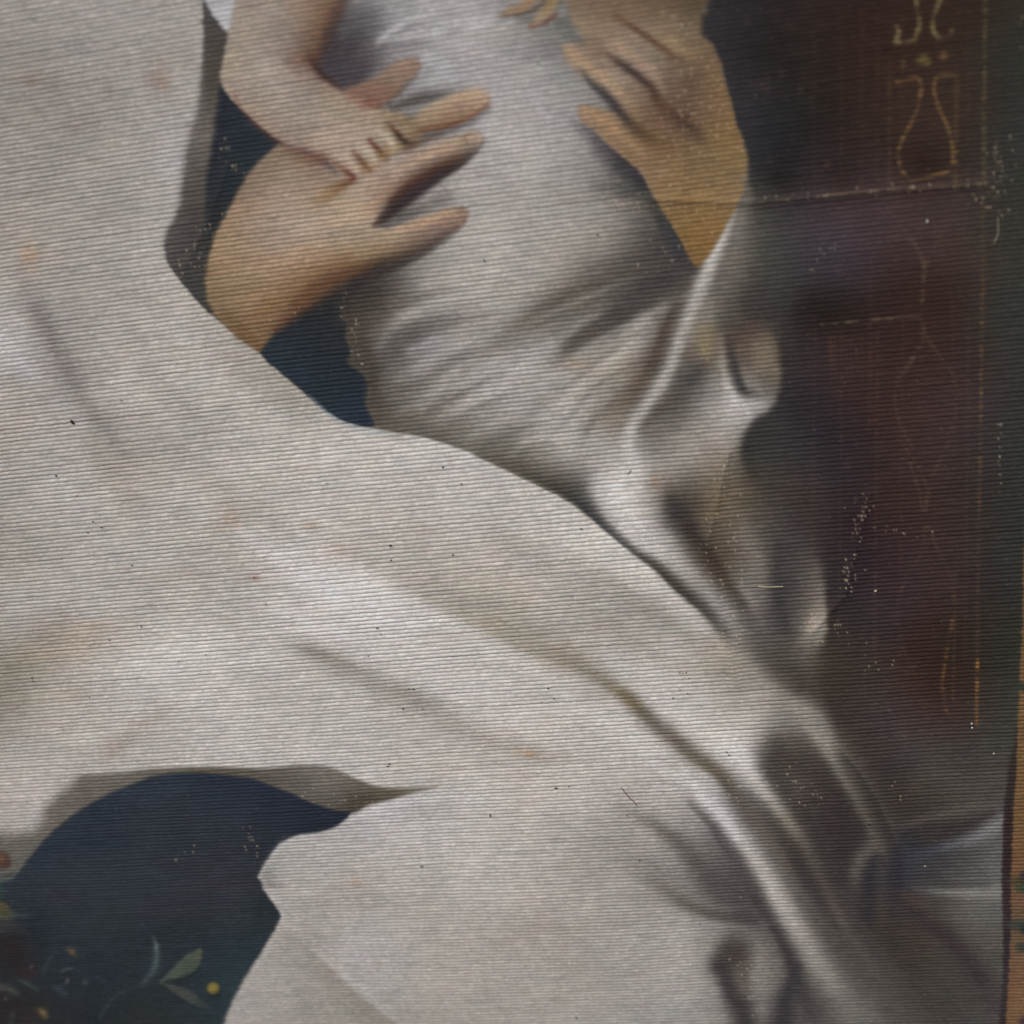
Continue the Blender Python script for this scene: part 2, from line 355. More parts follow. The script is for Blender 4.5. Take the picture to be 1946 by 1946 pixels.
area([(1345, -270, 4), (1345, 0, 4), (1331, 28, 4), (1332, 65, 4), (1353, 83, 3), (1369, 116, 3), (1379, 155, 3), (1390, 194, 3), (1397, 228, 3), (1410, 259, 3), (1420, 298, 4), (1424, 340, 8), (1428, 385, 16),
      (1432, 440, 28), (1444, 510, 30), (1464, 580, 24), (1478, 640, 10), (1484, 690, 8), (1484, 735, 8), (1468, 775, 8), (1436, 800, 12), (1420, 830, 14), (1414, 860, 14), (1424, 890, 16), (1460, 925, 24), (1510, 970, 30), (1550, 1040, 22), (1564, 1090, 12),
      (1570, 1150, 8), (1571, 1200, 9), (1556, 1250, 22), (1552, 1310, 22), (1566, 1350, 18), (1590, 1400, 9), (1606, 1433, 6), (1650, 1440, 30), (1750, 1425, 40), (1940, 1430, 40), (2210, 1430, 30), (2210, -270, 4)], PANEL, 5)

# --- drapery strokes, upper right
W_ = (182, 178, 175)
stroke([(1393, 398, 4, 9, .5), (1376, 440, 5, 12, .9), (1350, 503, 7, 17), (1328, 552, 8, 19), (1311, 589, 8, 18), (1296, 625, 8, 18), (1283, 661, 8, 17), (1270, 700, 8, 17), (1254, 731, 9, 18),
        (1236, 756, 10, 16), (1216, 787, 10, 14), (1200, 813, 11, 13), (1193, 845, 13, 13), (1198, 872, 14, 13), (1206, 898, 15, 13, .8), (1200, 925, 18, 14, .4)],
       [(184, 180, 175), (182, 178, 173), (176, 172, 168), (175, 171, 167), (174, 170, 166), (178, 173, 170), (176, 171, 168), (178, 174, 172), (178, 175, 174), (176, 172, 172), (172, 168, 166), W_, W_, W_, W_, W_])
stroke([(1316, 508, 14, 10, .7), (1290, 558, 26, 11, .9), (1270, 611, 32, 12, .9), (1248, 663, 34, 13, .9), (1228, 704, 36, 14, .85), (1204, 742, 36, 15, .7), (1170, 778, 36, 18, .45), (1140, 804, 36, 22, .2)],
       [(96, 86, 80), (90, 81, 73), (84, 74, 66), (86, 75, 65), (92, 80, 68), (104, 91, 77), (120, 107, 92), (130, 117, 103)])
stroke([(1290, 500, 16, 12, .9), (1258, 530, 26, 18), (1219, 562, 24, 22, .95), (1167, 604, 20, 20, .85), (1128, 630, 18, 16, .6), (1080, 655, 16, 16, .3)], (82, 77, 75))
stroke([(1240, 400, 20, 6, .7), (1262, 440, 26, 6, .9), (1284, 480, 26, 6), (1306, 510, 20, 10, .8)], (72, 69, 70))
stroke([(1150, 545, 22, .6), (1070, 580, 22, .7), (1000, 612, 20, .6), (950, 640, 20, .3)], (112, 104, 94))
stroke([(1300, 560, 10, .4), (1240, 596, 14, .8), (1190, 640, 14, .7), (1140, 680, 14, .6)], (158, 150, 142), alpha=.7)
stroke([(1372, 640, 8, 8, .5), (1376, 700, 9, 8, .8), (1388, 742, 12, 9, 1), (1408, 768, 16, 10, 1), (1450, 768, 10, 10, .8)], [(142, 130, 118), (158, 148, 138), (178, 173, 171), (180, 176, 175), (162, 156, 151)])
stroke([(1384, 640, 8, 10, .6), (1391, 672, 8, 12, .85), (1401, 712, 8, 13, .9), (1413, 740, 9, 13, .85), (1436, 748, 8, 12, .45)], [(80, 72, 68), (70, 66, 66), (68, 66, 66), (70, 68, 68), (88, 83, 80)])
stroke([(1398, 640, 12, .6), (1430, 632, 10, .6)], (92, 78, 70))
stroke([(1345, 690, 12, 16, .7), (1322, 712, 16, 18, .95), (1296, 745, 16, 16, .9), (1270, 770, 14, 14, .9), (1240, 788, 12, 14, .8), (1212, 812, 9, 14, .5)], [(96, 90, 86), (88, 85, 84), (96, 92, 87), (102, 95, 90), (98, 90, 87), (112, 105, 100)])
stroke([(1350, 620, 12, .4), (1340, 655, 16, .7), (1345, 690, 12, .4)], (136, 120, 92))
stroke([(1445, 800, 10, .4), (1424, 828, 12, .7), (1420, 865, 12, .7), (1432, 892, 12, .4)], (48, 46, 45))
stroke([(1281, 478, 16, 14, .6), (1185, 523, 20, 20, .7), (1057, 581, 20, 18, .7), (990, 628, 18, 18, .45), (930, 665, 16, 16, .2)], [(84, 79, 77), (100, 93, 86), (108, 99, 88), (120, 110, 100), (135, 128, 120)], alpha=.85)
stroke([(1255, 549, 10, 14, .6), (1172, 602, 13, 16, .9), (1101, 645, 15, 16, .8), (1060, 690, 15, 15, .4)], [(96, 89, 86), (88, 80, 76), (100, 92, 86), (128, 120, 110)])
stroke([(1205, 545, 8, .3), (1120, 590, 10, .4), (1040, 640, 12, .4), (985, 690, 14, .3)], (146, 139, 132))
stroke([(1060, 505, 16, .3), (1010, 535, 18, .5), (950, 575, 16, .4)], (174, 167, 160))
stroke([(1040, 650, 12, .3), (1000, 686, 16, .6), (940, 735, 18, .5), (880, 775, 16, .3)], (172, 167, 168))
stroke([(1225, 610, 13, .5), (1180, 662, 16, .7), (1120, 725, 18, .6), (1050, 790, 18, .4)], (172, 164, 154))
stroke([(1240, 660, 12, .4), (1185, 735, 16, .5), (1110, 805, 18, .3)], (122, 110, 96))
stroke([(1060, 735, 12, .3), (1000, 790, 14, .4), (950, 835, 12, .3)], (138, 130, 122))
stroke([(900, 660, 10, .3), (850, 690, 12, .5), (800, 735, 12, .5), (770, 770, 12, .3)], (132, 126, 122))
stroke([(880, 700, 10, .3), (840, 735, 12, .5), (800, 775, 12, .3)], (168, 162, 158))
stroke([(960, 650, 9, .2), (905, 690, 10, .4), (850, 740, 12, .4), (815, 790, 12, .3)], (136, 129, 122))
stroke([(800, 590, 10, .4), (750, 620, 12, .5), (720, 660, 10, .4)], (150, 146, 142))
stroke([(860, 560, 12, .4), (820, 580, 14, .5), (760, 600, 12, .4)], (158, 152, 146))
stroke([(1398, 398, 5, 8, .4), (1384, 440, 6, 12, .7), (1358, 503, 8, 18), (1337, 552, 9, 20), (1320, 589, 10, 22), (1304, 625, 11, 22), (1290, 661, 11, 20), (1277, 700, 11, 18), (1261, 731, 12, 18), (1242, 757, 12, 15), (1220, 788, 12, 13), (1202, 814, 12, 13), (1196, 846, 14, 14), (1203, 880, 15, 14, .7)],
       [(182, 178, 174), (180, 176, 172), (176, 171, 167), (174, 169, 165), (172, 167, 162), (170, 165, 161), (172, 166, 163), (172, 167, 164), (174, 170, 169), (172, 168, 166), (170, 165, 162), (172, 168, 165), (174, 169, 166), (174, 170, 167)], alpha=.62)
stroke([(1400, 600, 14, .4), (1392, 560, 16, .5), (1385, 510, 14, .4)], (118, 110, 100), alpha=.6)
rs = np.random.RandomState(5)
FAN = [((1262, 500), (1010, 590), -1), ((1258, 515), (960, 640), 1), ((1262, 530), (1000, 660), -1), ((1268, 548), (1010, 690), 1), ((1262, 566), (1040, 700), -1), ((1262, 585), (1020, 740), 1), ((1250, 612), (1040, 770), -1),
       ((1240, 640), (1020, 810), 1), ((1225, 680), (1050, 830), -1), ((1205, 710), (1060, 850), 1), ((1190, 755), (1090, 870), -1),
       ((960, 590), (712, 700), -1), ((980, 620), (722, 745), 1), ((960, 650), (728, 770), -1), ((990, 665), (740, 795), 1), ((980, 700), (770, 812), -1), ((1000, 720), (800, 820), 1), ((1000, 750), (830, 832), -1), ((930, 560), (700, 640), 1), ((880, 545), (690, 610), -1),
       ((1010, 780), (870, 848), 1), ((1040, 800), (905, 862), -1), ((1070, 830), (950, 885), 1)]
for (x0, y0), (x1, y1), sg in FAN:
    mx, my = (x0 + x1) / 2 + rs.uniform(-10, 10), (y0 + y1) / 2 - 14 + rs.uniform(-8, 8)
    w = rs.uniform(6, 9)
    stroke([(x0, y0, w * .5, .1), ((x0 + mx) / 2, (y0 + my) / 2 - 4, w * .8, .8), (mx, my, w, 1), ((x1 + mx) / 2, (y1 + my) / 2 - 3, w * 1.1, .8), (x1, y1, w, .1)], (184, 179, 174) if sg > 0 else (108, 101, 94), alpha=.30 if sg > 0 else .34)
for k in range(9):       # gathers under the child's hand
    x0, y0 = 700 + k * 34, 96 - k * 4
    stroke([(x0, y0, 4, .1), (x0 + 34, y0 - 26, 5, .9), (x0 + 84, y0 - 46, 5, .1)], (184, 182, 190) if k % 2 else (126, 121, 127), alpha=.32)
# dark fold between robe and cloth
stroke([(880, 850, 12, 1, .4), (940, 876, 16, 1.5, .6), (1005, 908, 18, 2, .8), (1063, 936, 22, 2), (1100, 962, 22, 2.5), (1128, 988, 18, 3), (1168, 1022, 15, 3), (1200, 1048, 13, 4), (1245, 1080, 16, 5), (1290, 1122, 20, 6), (1338, 1162, 18, 8, .95), (1372, 1196, 16, 12, .7), (1400, 1222, 16, 14, .3)],
       [(128, 121, 108), (112, 105, 93), (94, 89, 80), (80, 77, 72), (74, 73, 71), (72, 72, 72), (88, 87, 86), (92, 91, 88), (80, 76, 68), (72, 68, 62), (84, 78, 73), (100, 93, 88), (125, 117, 108)])
stroke([(1270, 945, 16, 10, .6), (1284, 966, 16, 22), (1309, 996, 15, 26), (1336, 1034, 12, 28), (1362, 1071, 10, 26), (1388, 1111, 10, 22, .95), (1411, 1148, 10, 20, .9), (1430, 1182, 12, 20, .8), (1452, 1222, 16, 20, .7), (1480, 1262, 18, 20, .8), (1520, 1306, 22, 24, .8)],
       [(80, 73, 68), (68, 62, 60), (62, 56, 53), (64, 56, 50), (74, 64, 54), (84, 76, 66), (90, 84, 78), (98, 94, 92), (100, 95, 90), (88, 82, 76), (74, 67, 61)])
stroke([(1130, 925, 12, .6), (1180, 985, 14, .8), (1225, 1022, 14, .8), (1270, 1052, 12, .6), (1320, 1095, 10, .3)], [(178, 174, 173), (177, 173, 174), (174, 170, 170), (166, 161, 159), (154, 148, 144)], alpha=.8)
stroke([(1482, 1030, 10, 12, .5), (1480, 1090, 9, 14, .8), (1482, 1150, 10, 13, .8), (1496, 1200, 12, 11, .5)], (70, 66, 66))
stroke([(1545, 1080, 14, .5), (1548, 1140, 16, 8, .7), (1546, 1192, 18, 9, .9), (1524, 1232, 16, .5)], [(104, 96, 90), (126, 117, 108), (152, 142, 130), (118, 110, 100)])
stroke([(1410, 1000, 16, .4), (1436, 1055, 16, .6), (1446, 1110, 14, .5)], (132, 122, 112))

# --- lower folds
stroke([(640, 1046, 60, 9, .25), (745, 1098, 64, 10, .35), (854, 1153, 60, 10, .5), (962, 1216, 54, 11, .6), (1040, 1246, 36, 12, .65), (1090, 1262, 26, 14, .7), (1162, 1304, 16, 14, .85), (1203, 1335, 16, 16, 1), (1240, 1372, 18, 16, .95), (1286, 1409, 20, 18, .95), (1317, 1437, 22, 16), (1364, 1470, 22, 12), (1398, 1512, 20, 14), (1436, 1560, 18, 20), (1478, 1618, 15, 20), (1512, 1680, 12, 14), (1545, 1728, 14, 10), (1579, 1771, 14, 10, .9), (1612, 1822, 14, 12, .6), (1650, 1880, 14, 12, .3)],
       [(164, 155, 142), (160, 151, 137), (154, 145, 130), (150, 141, 124), (146, 136, 120), (138, 128, 112), (130, 120, 100), (118, 107, 84), (116, 108, 98), (114, 104, 92), (116, 107, 94), (110, 101, 88), (104, 97, 87), (108, 99, 91), (100, 92, 86), (92, 85, 81), (88, 81, 80), (88, 82, 80), (92, 86, 83), (96, 91, 87)])
# band of light A (thin ridge) and B (broad)
stroke([(1404, 1425, 18, 18, .8), (1428, 1472, 18, 18), (1468, 1520, 20, 18), (1496, 1557, 20, 18), (1526, 1596, 20, 17), (1550, 1641, 19, 16), (1572, 1688, 18, 16), (1588, 1719, 18, 16), (1612, 1765, 20, 18), (1644, 1812, 24, 20), (1690, 1874, 26, 22), (1730, 1940, 28, 22), (1768, 2000, 28, 22)],
       [(188, 185, 188), (182, 177, 176), (162, 154, 146), (142, 133, 120), (124, 114, 103), (110, 101, 92), (104, 94, 88), (107, 97, 92), (110, 102, 97), (104, 98, 94), (98, 93, 89), (92, 87, 83), (90, 85, 81)])
stroke([(1300, 1470, 12, .5), (1330, 1508, 13, .8), (1357, 1537, 19, 15), (1397, 1592, 28, 18), (1432, 1641, 34, 22), (1462, 1688, 36, 26), (1490, 1730, 37, 27), (1530, 1794, 36, 28), (1562, 1843, 36, 30), (1606, 1905, 36, 30), (1634, 1950, 36, 30), (1674, 2010, 36, 30)],
       [(180, 176, 178), (186, 183, 188), (190, 187, 194), (190, 187, 192), (184, 178, 174), (176, 169, 164), (168, 160, 156), (152, 145, 140), (140, 135, 130), (124, 120, 115), (116, 113, 108), (110, 106, 102)])
stroke([(1310, 1526, 10, 5, .5), (1348, 1566, 14, 6, .8), (1372, 1604, 22, 6, .95), (1398, 1645, 28, 7), (1422, 1692, 26, 7), (1440, 1722, 20, 8), (1462, 1755, 14, 8), (1486, 1795, 14, 9), (1506, 1840, 16, 14), (1520, 1880, 18, 14, .9), (1540, 1930, 22, 14, .7)],
       [(116, 109, 106), (106, 100, 98), (100, 95, 95), (94, 90, 90), (84, 80, 79), (80, 75, 75), (82, 77, 77), (74, 70, 70), (66, 62, 63), (68, 64, 65), (76, 72, 73)])
stroke([(1165, 1520, 14, .2), (1219, 1552, 14, .6), (1270, 1585, 16, .8), (1304, 1616, 18, .85), (1335, 1653, 20, .8), (1375, 1695, 20, .6)], [(140, 133, 128), (126, 119, 114), (114, 107, 104), (104, 99, 97), (98, 94, 93), (84, 80, 80)])
stroke([(1190, 1622, 24, .3), (1245, 1664, 24, .5), (1283, 1703, 18, .7), (1335, 1732, 14, 11, .85), (1400, 1746, 14, 9, .9), (1440, 1752, 14, 9, .7)], [(138, 131, 126), (124, 117, 112), (116, 108, 101), (108, 101, 95), (88, 83, 81), (80, 75, 74)])
blob(1395, 1815, 34, 36, (72, 65, 62), .9, 3)
blob(1368, 1836, 22, 22, (66, 59, 58), .8, 2)
stroke([(1372, 1840, 18, 14, .9), (1390, 1886, 22, 20), (1412, 1930, 26, 22), (1420, 1990, 26, 22)], (68, 63, 63))
blob(1412, 1856, 16, 30, (98, 87, 77), .75, 2)
stroke([(1436, 1770, 8, .2), (1446, 1830, 9, .6), (1450, 1880, 10, .7), (1448, 1930, 12, .6)], (136, 129, 125), alpha=.8)
stroke([(1512, 1840, 12, .5), (1500, 1880, 16, .8), (1490, 1925, 22, .9), (1485, 1980, 26, .9)], (54, 51, 55))
# big dark hollow and the ear-shaped fold
stroke([(1480, 1420, 20, 26, .6), (1490, 1462, 14, 30, .8), (1530, 1520, 12, 34, .9), (1558, 1572, 9, 30), (1580, 1640, 9, 30), (1604, 1700, 9, 26), (1640, 1770, 9, 26), (1690, 1840, 10, 30), (1745, 1920, 12, 30), (1790, 1990, 12, 30)], [(88, 82, 77), (80, 74, 70), (72, 67, 64), (68, 63, 61), (68, 63, 61), (70, 65, 64), (74, 69, 67), (78, 73, 70), (80, 75, 71), (80, 75, 71)], alpha=.85)
blob(1518, 1488, 34, 26, (102, 94, 89), .45, 2, .6)
blob(1478, 1440, 22, 26, (70, 65, 61), .5, 2)
stroke([(1484, 1320, 30, 22, .4), (1526, 1362, 32, 18, .8), (1558, 1405, 34, 15), (1590, 1455, 36, 13), (1618, 1500, 38, 14), (1644, 1548, 40, 14), (1664, 1588, 38, 14), (1672, 1610, 28, 16, .9)],
       [(146, 138, 128), (150, 142, 133), (142, 135, 126), (134, 126, 116), (124, 116, 105), (112, 105, 96), (110, 103, 95), (104, 98, 90)])
stroke([(1664, 1604, 18, 20, .9), (1640, 1626, 20, 18, .9), (1624, 1660, 20, 16, .9), (1622, 1702, 20, 16, .6)], [(104, 98, 91), (104, 98, 92), (102, 94, 90), (88, 80, 77)])
stroke([(1664, 1632, 8, 7, .6), (1652, 1660, 8, 9, .95), (1652, 1700, 8, 10, .95), (1660, 1750, 8, 12, .6)], (48, 46, 50))
stroke([(1676, 1640, 14, .5), (1678, 1690, 13, .6), (1676, 1740, 14, .6), (1676, 1780, 14, .3)], [(88, 80, 78), (80, 73, 70), (80, 72, 64), (70, 63, 57)])
stroke([(1704, 1615, 9, 16, .8), (1708, 1660, 10, 18, .9), (1704, 1710, 10, 18, .7)], (47, 44, 50))
stroke([(1610, 1440, 3, 22, .5), (1655, 1505, 3, 26, .7), (1678, 1550, 3, 26, .8), (1696, 1590, 3, 26, .8)], (52, 47, 46))
stroke([(1700, 1700, 14, .6), (1740, 1738, 18, .85), (1795, 1780, 20, .85), (1838, 1828, 20, .8), (1866, 1870, 20, .6), (1890, 1910, 18, .3)], (56, 49, 50))
stroke([(1715, 1572, 9, .5), (1770, 1555, 11, .8), (1840, 1540, 12, .7), (1890, 1530, 12, .5)], (96, 89, 83))
stroke([(1740, 1588, 14, .7), (1800, 1580, 14, .9), (1850, 1566, 12, .8), (1885, 1548, 8, .5)], (55, 50, 49))
stroke([(1730, 1632, 10, .5), (1790, 1614, 10, .9), (1845, 1598, 13, .9), (1880, 1578, 16, .9), (1905, 1560, 14, .8)], [(72, 71, 80), (92, 92, 102), (112, 112, 120), (128, 127, 133), (128, 126, 130)])
stroke([(1735, 1690, 6, .4), (1780, 1695, 9, .9), (1840, 1698, 12), (1905, 1698, 14)], [(90, 84, 82), (118, 114, 111), (128, 126, 124), (126, 124, 122)])
stroke([(1760, 1680, 9, .5), (1820, 1682, 8, .7), (1880, 1682, 6, .3)], (78, 74, 73))
stroke([(1720, 1700, 10, .4), (1748, 1716, 12, .5)], (92, 74, 68))

stroke([(1316, 500, 14, .5), (1270, 528, 26, .8), (1210, 560, 24, .7), (1160, 592, 18, .4)], (76, 72, 70))
# --- arm at the right
edge_soft = 1.6
ARM = [(1090, 20, 138, 115, 90), (1160, 10, 120, 96, 72), (1250, 10, 116, 92, 68), (1320, 20, 100, 80, 60), (1110, 60, 146, 124, 98), (1180, 60, 142, 118, 94), (1250, 50, 132, 110, 82), (1310, 60, 128, 108, 80),
       (1090, 95, 158, 132, 106), (1130, 80, 138, 113, 88), (1180, 90, 150, 128, 106), (1240, 110, 140, 118, 98), (1300, 110, 120, 98, 74), (1350, 110, 120, 94, 66), (1120, 130, 148, 124, 98), (1160, 160, 152, 128, 104), (1220, 120, 142, 120, 104),
       (1260, 160, 118, 96, 78), (1320, 160, 112, 86, 66), (1370, 160, 126, 98, 66), (1110, 215, 150, 122, 98), (1150, 225, 146, 120, 88), (1200, 200, 138, 112, 84), (1240, 215, 118, 90, 68), (1300, 210, 112, 84, 66), (1370, 220, 126, 98, 62),
       (1180, 270, 140, 112, 80), (1240, 270, 122, 94, 62), (1310, 280, 124, 98, 64), (1390, 270, 128, 100, 60), (1230, 330, 142, 112, 78), (1300, 340, 132, 104, 66), (1380, 340, 132, 106, 68), (1260, 390, 136, 106, 66), (1330, 400, 136, 102, 58),
       (1390, 380, 130, 104, 68), (1290, 450, 130, 98, 54), (1340, 450, 132, 98, 52), (1325, 495, 128, 96, 52)]
ARM = [(x, y, *(c + ((r + g + b) / 3 - c) * 0.21 for c in (r, g, b))) for x, y, r, g, b in ARM]
area([(1072, -270), (1075, 0), (1084, 40), (1096, 60), (1110, 72), (1090, 78), (1066, 84), (1068, 104), (1088, 130), (1115, 157), (1142, 174), (1168, 194), (1180, 212), (1150, 206), (1118, 197), (1098, 198), (1098, 216), (1106, 232), (1130, 250), (1156, 276),
      (1180, 294), (1195, 310), (1219, 328), (1236, 362), (1252, 390), (1272, 422), (1290, 455), (1302, 480), (1318, 504), (1330, 507), (1348, 484), (1366, 455), (1384, 424), (1400, 393), (1411, 367), (1419, 336, 5), (1421, 298, 5), (1410, 259), (1397, 228), (1390, 194), (1379, 155),
      (1369, 116), (1353, 83), (1334, 65, 6), (1334, 30, 7), (1350, 0, 7), (1350, -270, 7)], ARM, 3, sm=False)
stroke([(1398, 350, 6, .2), (1412, 340, 8, .6), (1424, 372, 9, .5), (1405, 420, 8, .4)], (128, 122, 104), alpha=.8)
stroke([(1068, 40, 12, .5), (1085, 62, 14, .8), (1108, 84, 8, .4)], (110, 110, 108), alpha=.7)
stroke([(1140, 92, 6, .3), (1180, 120, 8, .9), (1215, 146, 8, 1), (1240, 170, 9, 1), (1258, 202, 12, .9), (1296, 228, 14, .9), (1328, 258, 12, .6), (1345, 275, 10, .2)], [(110, 90, 74), (82, 65, 58), (74, 58, 52), (80, 62, 54), (92, 68, 56), (86, 66, 56), (88, 70, 56), (100, 80, 60)])
stroke([(1168, 30, 7, .5), (1200, 50, 6, .9), (1230, 70, 6, .9), (1258, 90, 7, .8), (1290, 115, 9, .4)], (94, 68, 52))
stroke([(1100, 128, 9, 2, .5), (1120, 158, 12, 2.5), (1148, 178, 12, 8), (1178, 212, 9, 9), (1205, 240, 9, 12, .9), (1240, 265, 10, 14, .6), (1280, 285, 12, .2)], [(118, 114, 112), (88, 84, 84), (76, 70, 72), (72, 64, 64), (84, 68, 56), (88, 68, 48), (110, 86, 58)])
stroke([(1106, 234, 2, 14, .6), (1132, 254, 2, 18, .8), (1158, 278, 2, 28, .9), (1182, 298, 2, 32), (1212, 326, 2, 36), (1234, 364, 2, 32), (1252, 392, 2, 20, .8), (1272, 424, 2, 18, .9), (1290, 456, 2, 20), (1306, 486, 2, 20, .9)],
       [(112, 108, 112), (98, 92, 98), (88, 82, 88), (74, 69, 74), (66, 62, 66), (66, 63, 63), (82, 78, 72), (72, 71, 72), (66, 66, 69), (76, 72, 72)])
stroke([(1130, 350, 14, .3), (1180, 360, 14, .6), (1225, 372, 14, .5)], (96, 96, 92))
blob(1195, 385, 40, 8, (156, 140, 118), .5)
stroke([(1082, 94, 8, .6), (1118, 128, 11, .8), (1160, 160, 12, .7), (1200, 196, 10, .4)], (166, 140, 112))
stroke([(1110, 208, 6, .6), (1145, 228, 8, .8), (1190, 262, 9, .6), (1230, 300, 8, .3)], (162, 132, 100))
stroke([(1150, 72, 9, .5), (1195, 100, 11, .7), (1240, 136, 11, .6), (1262, 176, 8, .3)], (158, 134, 112))
stroke([(1245, 60, 10, .4), (1285, 84, 11, .6), (1310, 104, 9, .4)], (146, 124, 96))
# little fingers at the top
stroke([(1030, -40, 14), (1000, 10, 11), (965, 22, 8, .9), (950, 30, 5, .5)], [(140, 116, 90), (140, 115, 88), (140, 114, 86), (130, 108, 84)])
stroke([(960, 30, 3, .4), (990, 26, 3, .7), (1020, 16, 4, .7), (1035, 0, 5, .6)], (82, 58, 44))
stroke([(1060, -30, 18), (1045, 12, 12), (1025, 34, 8), (1008, 50, 5, .8)], [(138, 114, 84), (142, 120, 86), (150, 126, 96), (140, 112, 86)])
stroke([(1006, 52, 2.5, .5), (1030, 46, 3, .8), (1055, 28, 4, .8)], (104, 60, 48))
stroke([(985, 34, 9, .6), (1008, 30, 8, .6)], (102, 100, 102), alpha=.8)
stroke([(1060, 45, 9, .5), (1075, 40, 9, .6)], (96, 96, 96), alpha=.8)

# --- grey turned edge and dark gap at the left of the hands
area([(386, -20, 2), (396, 10, 3), (408, 32, 3), (428, 54, 3), (434, 70, 3), (428, 100, 3), (422, 140, 3), (424, 180, 3), (470, 260, 3), (520, 300, 3), (450, 400, 3), (420, 560, 3), (400, 596, 2), (384, 580, 2.5), (360, 555, 2.5), (335, 523, 2.5), (318, 497, 3), (312, 470, 6), (318, 442, 7), (333, 416, 8), (344, 388, 12), (346, 350, 12), (354, 292, 12), (364, 250, 11), (376, 210, 10), (382, 160, 6), (387, 90, 3), (386, 40, 2)],
     [(398, 30, 84, 81, 82), (410, 70, 86, 80, 76), (405, 120, 90, 83, 78), (402, 170, 88, 82, 76), (392, 200, 106, 100, 92), (385, 240, 116, 109, 102), (374, 280, 118, 111, 106), (370, 330, 104, 98, 92), (368, 380, 92, 88, 84), (352, 420, 88, 84, 82), (340, 460, 86, 82, 80), (350, 500, 80, 77, 75), (370, 540, 72, 70, 70), (390, 580, 70, 68, 66), (330, 460, 100, 95, 92), (375, 440, 76, 72, 70)], 3)
area([(386, -270), (386, -20), (388, 0), (400, 22), (416, 42), (430, 58, 3), (450, 40), (460, 0), (470, -270)], (166, 166, 175), 2.5)
NAVY = [(430, 220, 34, 36, 44), (470, 250, 33, 38, 46), (420, 300, 35, 37, 42), (440, 320, 36, 40, 44), (410, 360, 36, 38, 42), (405, 420, 40, 40, 42), (390, 470, 52, 51, 50), (395, 540, 62, 60, 58)]
NAVY = [(x, y, r + 6, g + 8, b + 8) for x, y, r, g, b in NAVY]
area([(419, 160, 2), (442, 190, 2), (472, 220, 2), (505, 250, 2), (535, 272, 2), (520, 290, 3), (488, 316, 3), (466, 345, 4), (445, 385, 4), (425, 420, 4), (408, 445, 4), (398, 480, 4), (392, 520, 4), (384, 500, 7), (386, 450, 7), (390, 400, 4), (392, 340, 4), (398, 300, 4), (405, 265, 4), (409, 225, 5), (414, 190, 4)], NAVY, 3)
# the lower navy triangle
area([(494, 668, 2), (508, 646, 4), (534, 620, 5), (566, 590, 6), (600, 575, 6), (630, 560, 7), (652, 552, 6), (656, 572, 3), (650, 600, 2.5), (660, 622, 2.5), (656, 642, 2.5), (666, 668, 2.5), (662, 690, 2.5), (690, 712, 2.5), (699, 738, 2.5), (694, 770, 3), (712, 806, 2), (690, 811, 2), (665, 804, 2), (640, 795, 2), (610, 775, 2), (590, 757, 2), (560, 731, 2), (530, 706, 2), (508, 688, 2)],
     [(520, 660, 40, 47, 53), (580, 620, 38, 42, 46), (640, 580, 40, 41, 44), (600, 700, 39, 46, 53), (660, 720, 40, 46, 53), (690, 790, 40, 49, 60), (640, 780, 42, 50, 58), (560, 700, 40, 49, 56)], 2.5)
stroke([(590, 752, 1.5, 5, .5), (640, 797, 1.5, 7, .7), (690, 813, 1.5, 7, .6), (735, 820, 1.5, 6, .3)], (140, 158, 168))

# --- the child's forearm and hand
FORE = [(450, 20, 160, 138, 122), (530, 20, 158, 135, 118), (590, 15, 144, 116, 92), (625, 15, 120, 88, 64), (445, 80, 158, 142, 120), (500, 80, 160, 138, 122), (560, 70, 148, 124, 105), (600, 75, 112, 80, 58), (440, 140, 162, 140, 120), (510, 130, 166, 146, 132), (560, 115, 138, 113, 98),
        (470, 190, 158, 136, 116), (540, 180, 166, 146, 130), (610, 180, 156, 134, 112), (500, 230, 152, 128, 108), (570, 235, 160, 138, 120), (640, 220, 164, 140, 118), (700, 220, 158, 136, 108), (560, 270, 152, 126, 110), (630, 280, 168, 144, 126), (700, 260, 170, 148, 126), (740, 240, 158, 136, 104),
        (770, 270, 150, 126, 92), (660, 320, 166, 140, 120), (720, 300, 166, 144, 116), (620, 320, 160, 134, 114)]
FORE = [(x, y, *(c + ((r + g + b) / 3 - c) * 0.14 for c in (r, g, b))) for x, y, r, g, b in FORE]
FORE = [(x, y, r * .98 + 4, g * .98 + 6, bb * .96 + 10) for x, y, r, g, bb in FORE]
area([(448, -270), (446, 0, 4), (438, 50, 4), (430, 80, 3), (424, 110, 3), (418, 140, 2.5), (422, 166, 2), (442, 192, 2), (472, 220, 2), (505, 250, 2), (540, 274, 3), (580, 286, 6), (620, 300, 6), (650, 335, 6), (690, 335, 6), (740, 300, 5), (790, 268, 5), (800, 240, 6), (770, 214, 6), (720, 204, 5), (690, 196, 4), (660, 178, 3), (632, 158, 3), (606, 132, 3), (596, 114, 4), (608, 92, 5), (624, 50, 6), (642, 0, 6), (660, -270, 6)], FORE, 3, sm=False)
stroke([(446, 180, 1.5, 4, .5), (470, 218, 1.5, 6, .7), (505, 250, 2, 8, .7), (545, 276, 2, 9, .6)], (118, 76, 58), alpha=.7)
stroke([(652, -10, 14, 16, .7), (636, 45, 14, 16, .85), (620, 84, 16, 14, .9), (600, 108, 18, 12, .9), (560, 112, 16, .5)], [(92, 66, 54), (94, 66, 50), (96, 66, 50), (98, 70, 56), (128, 100, 84)])
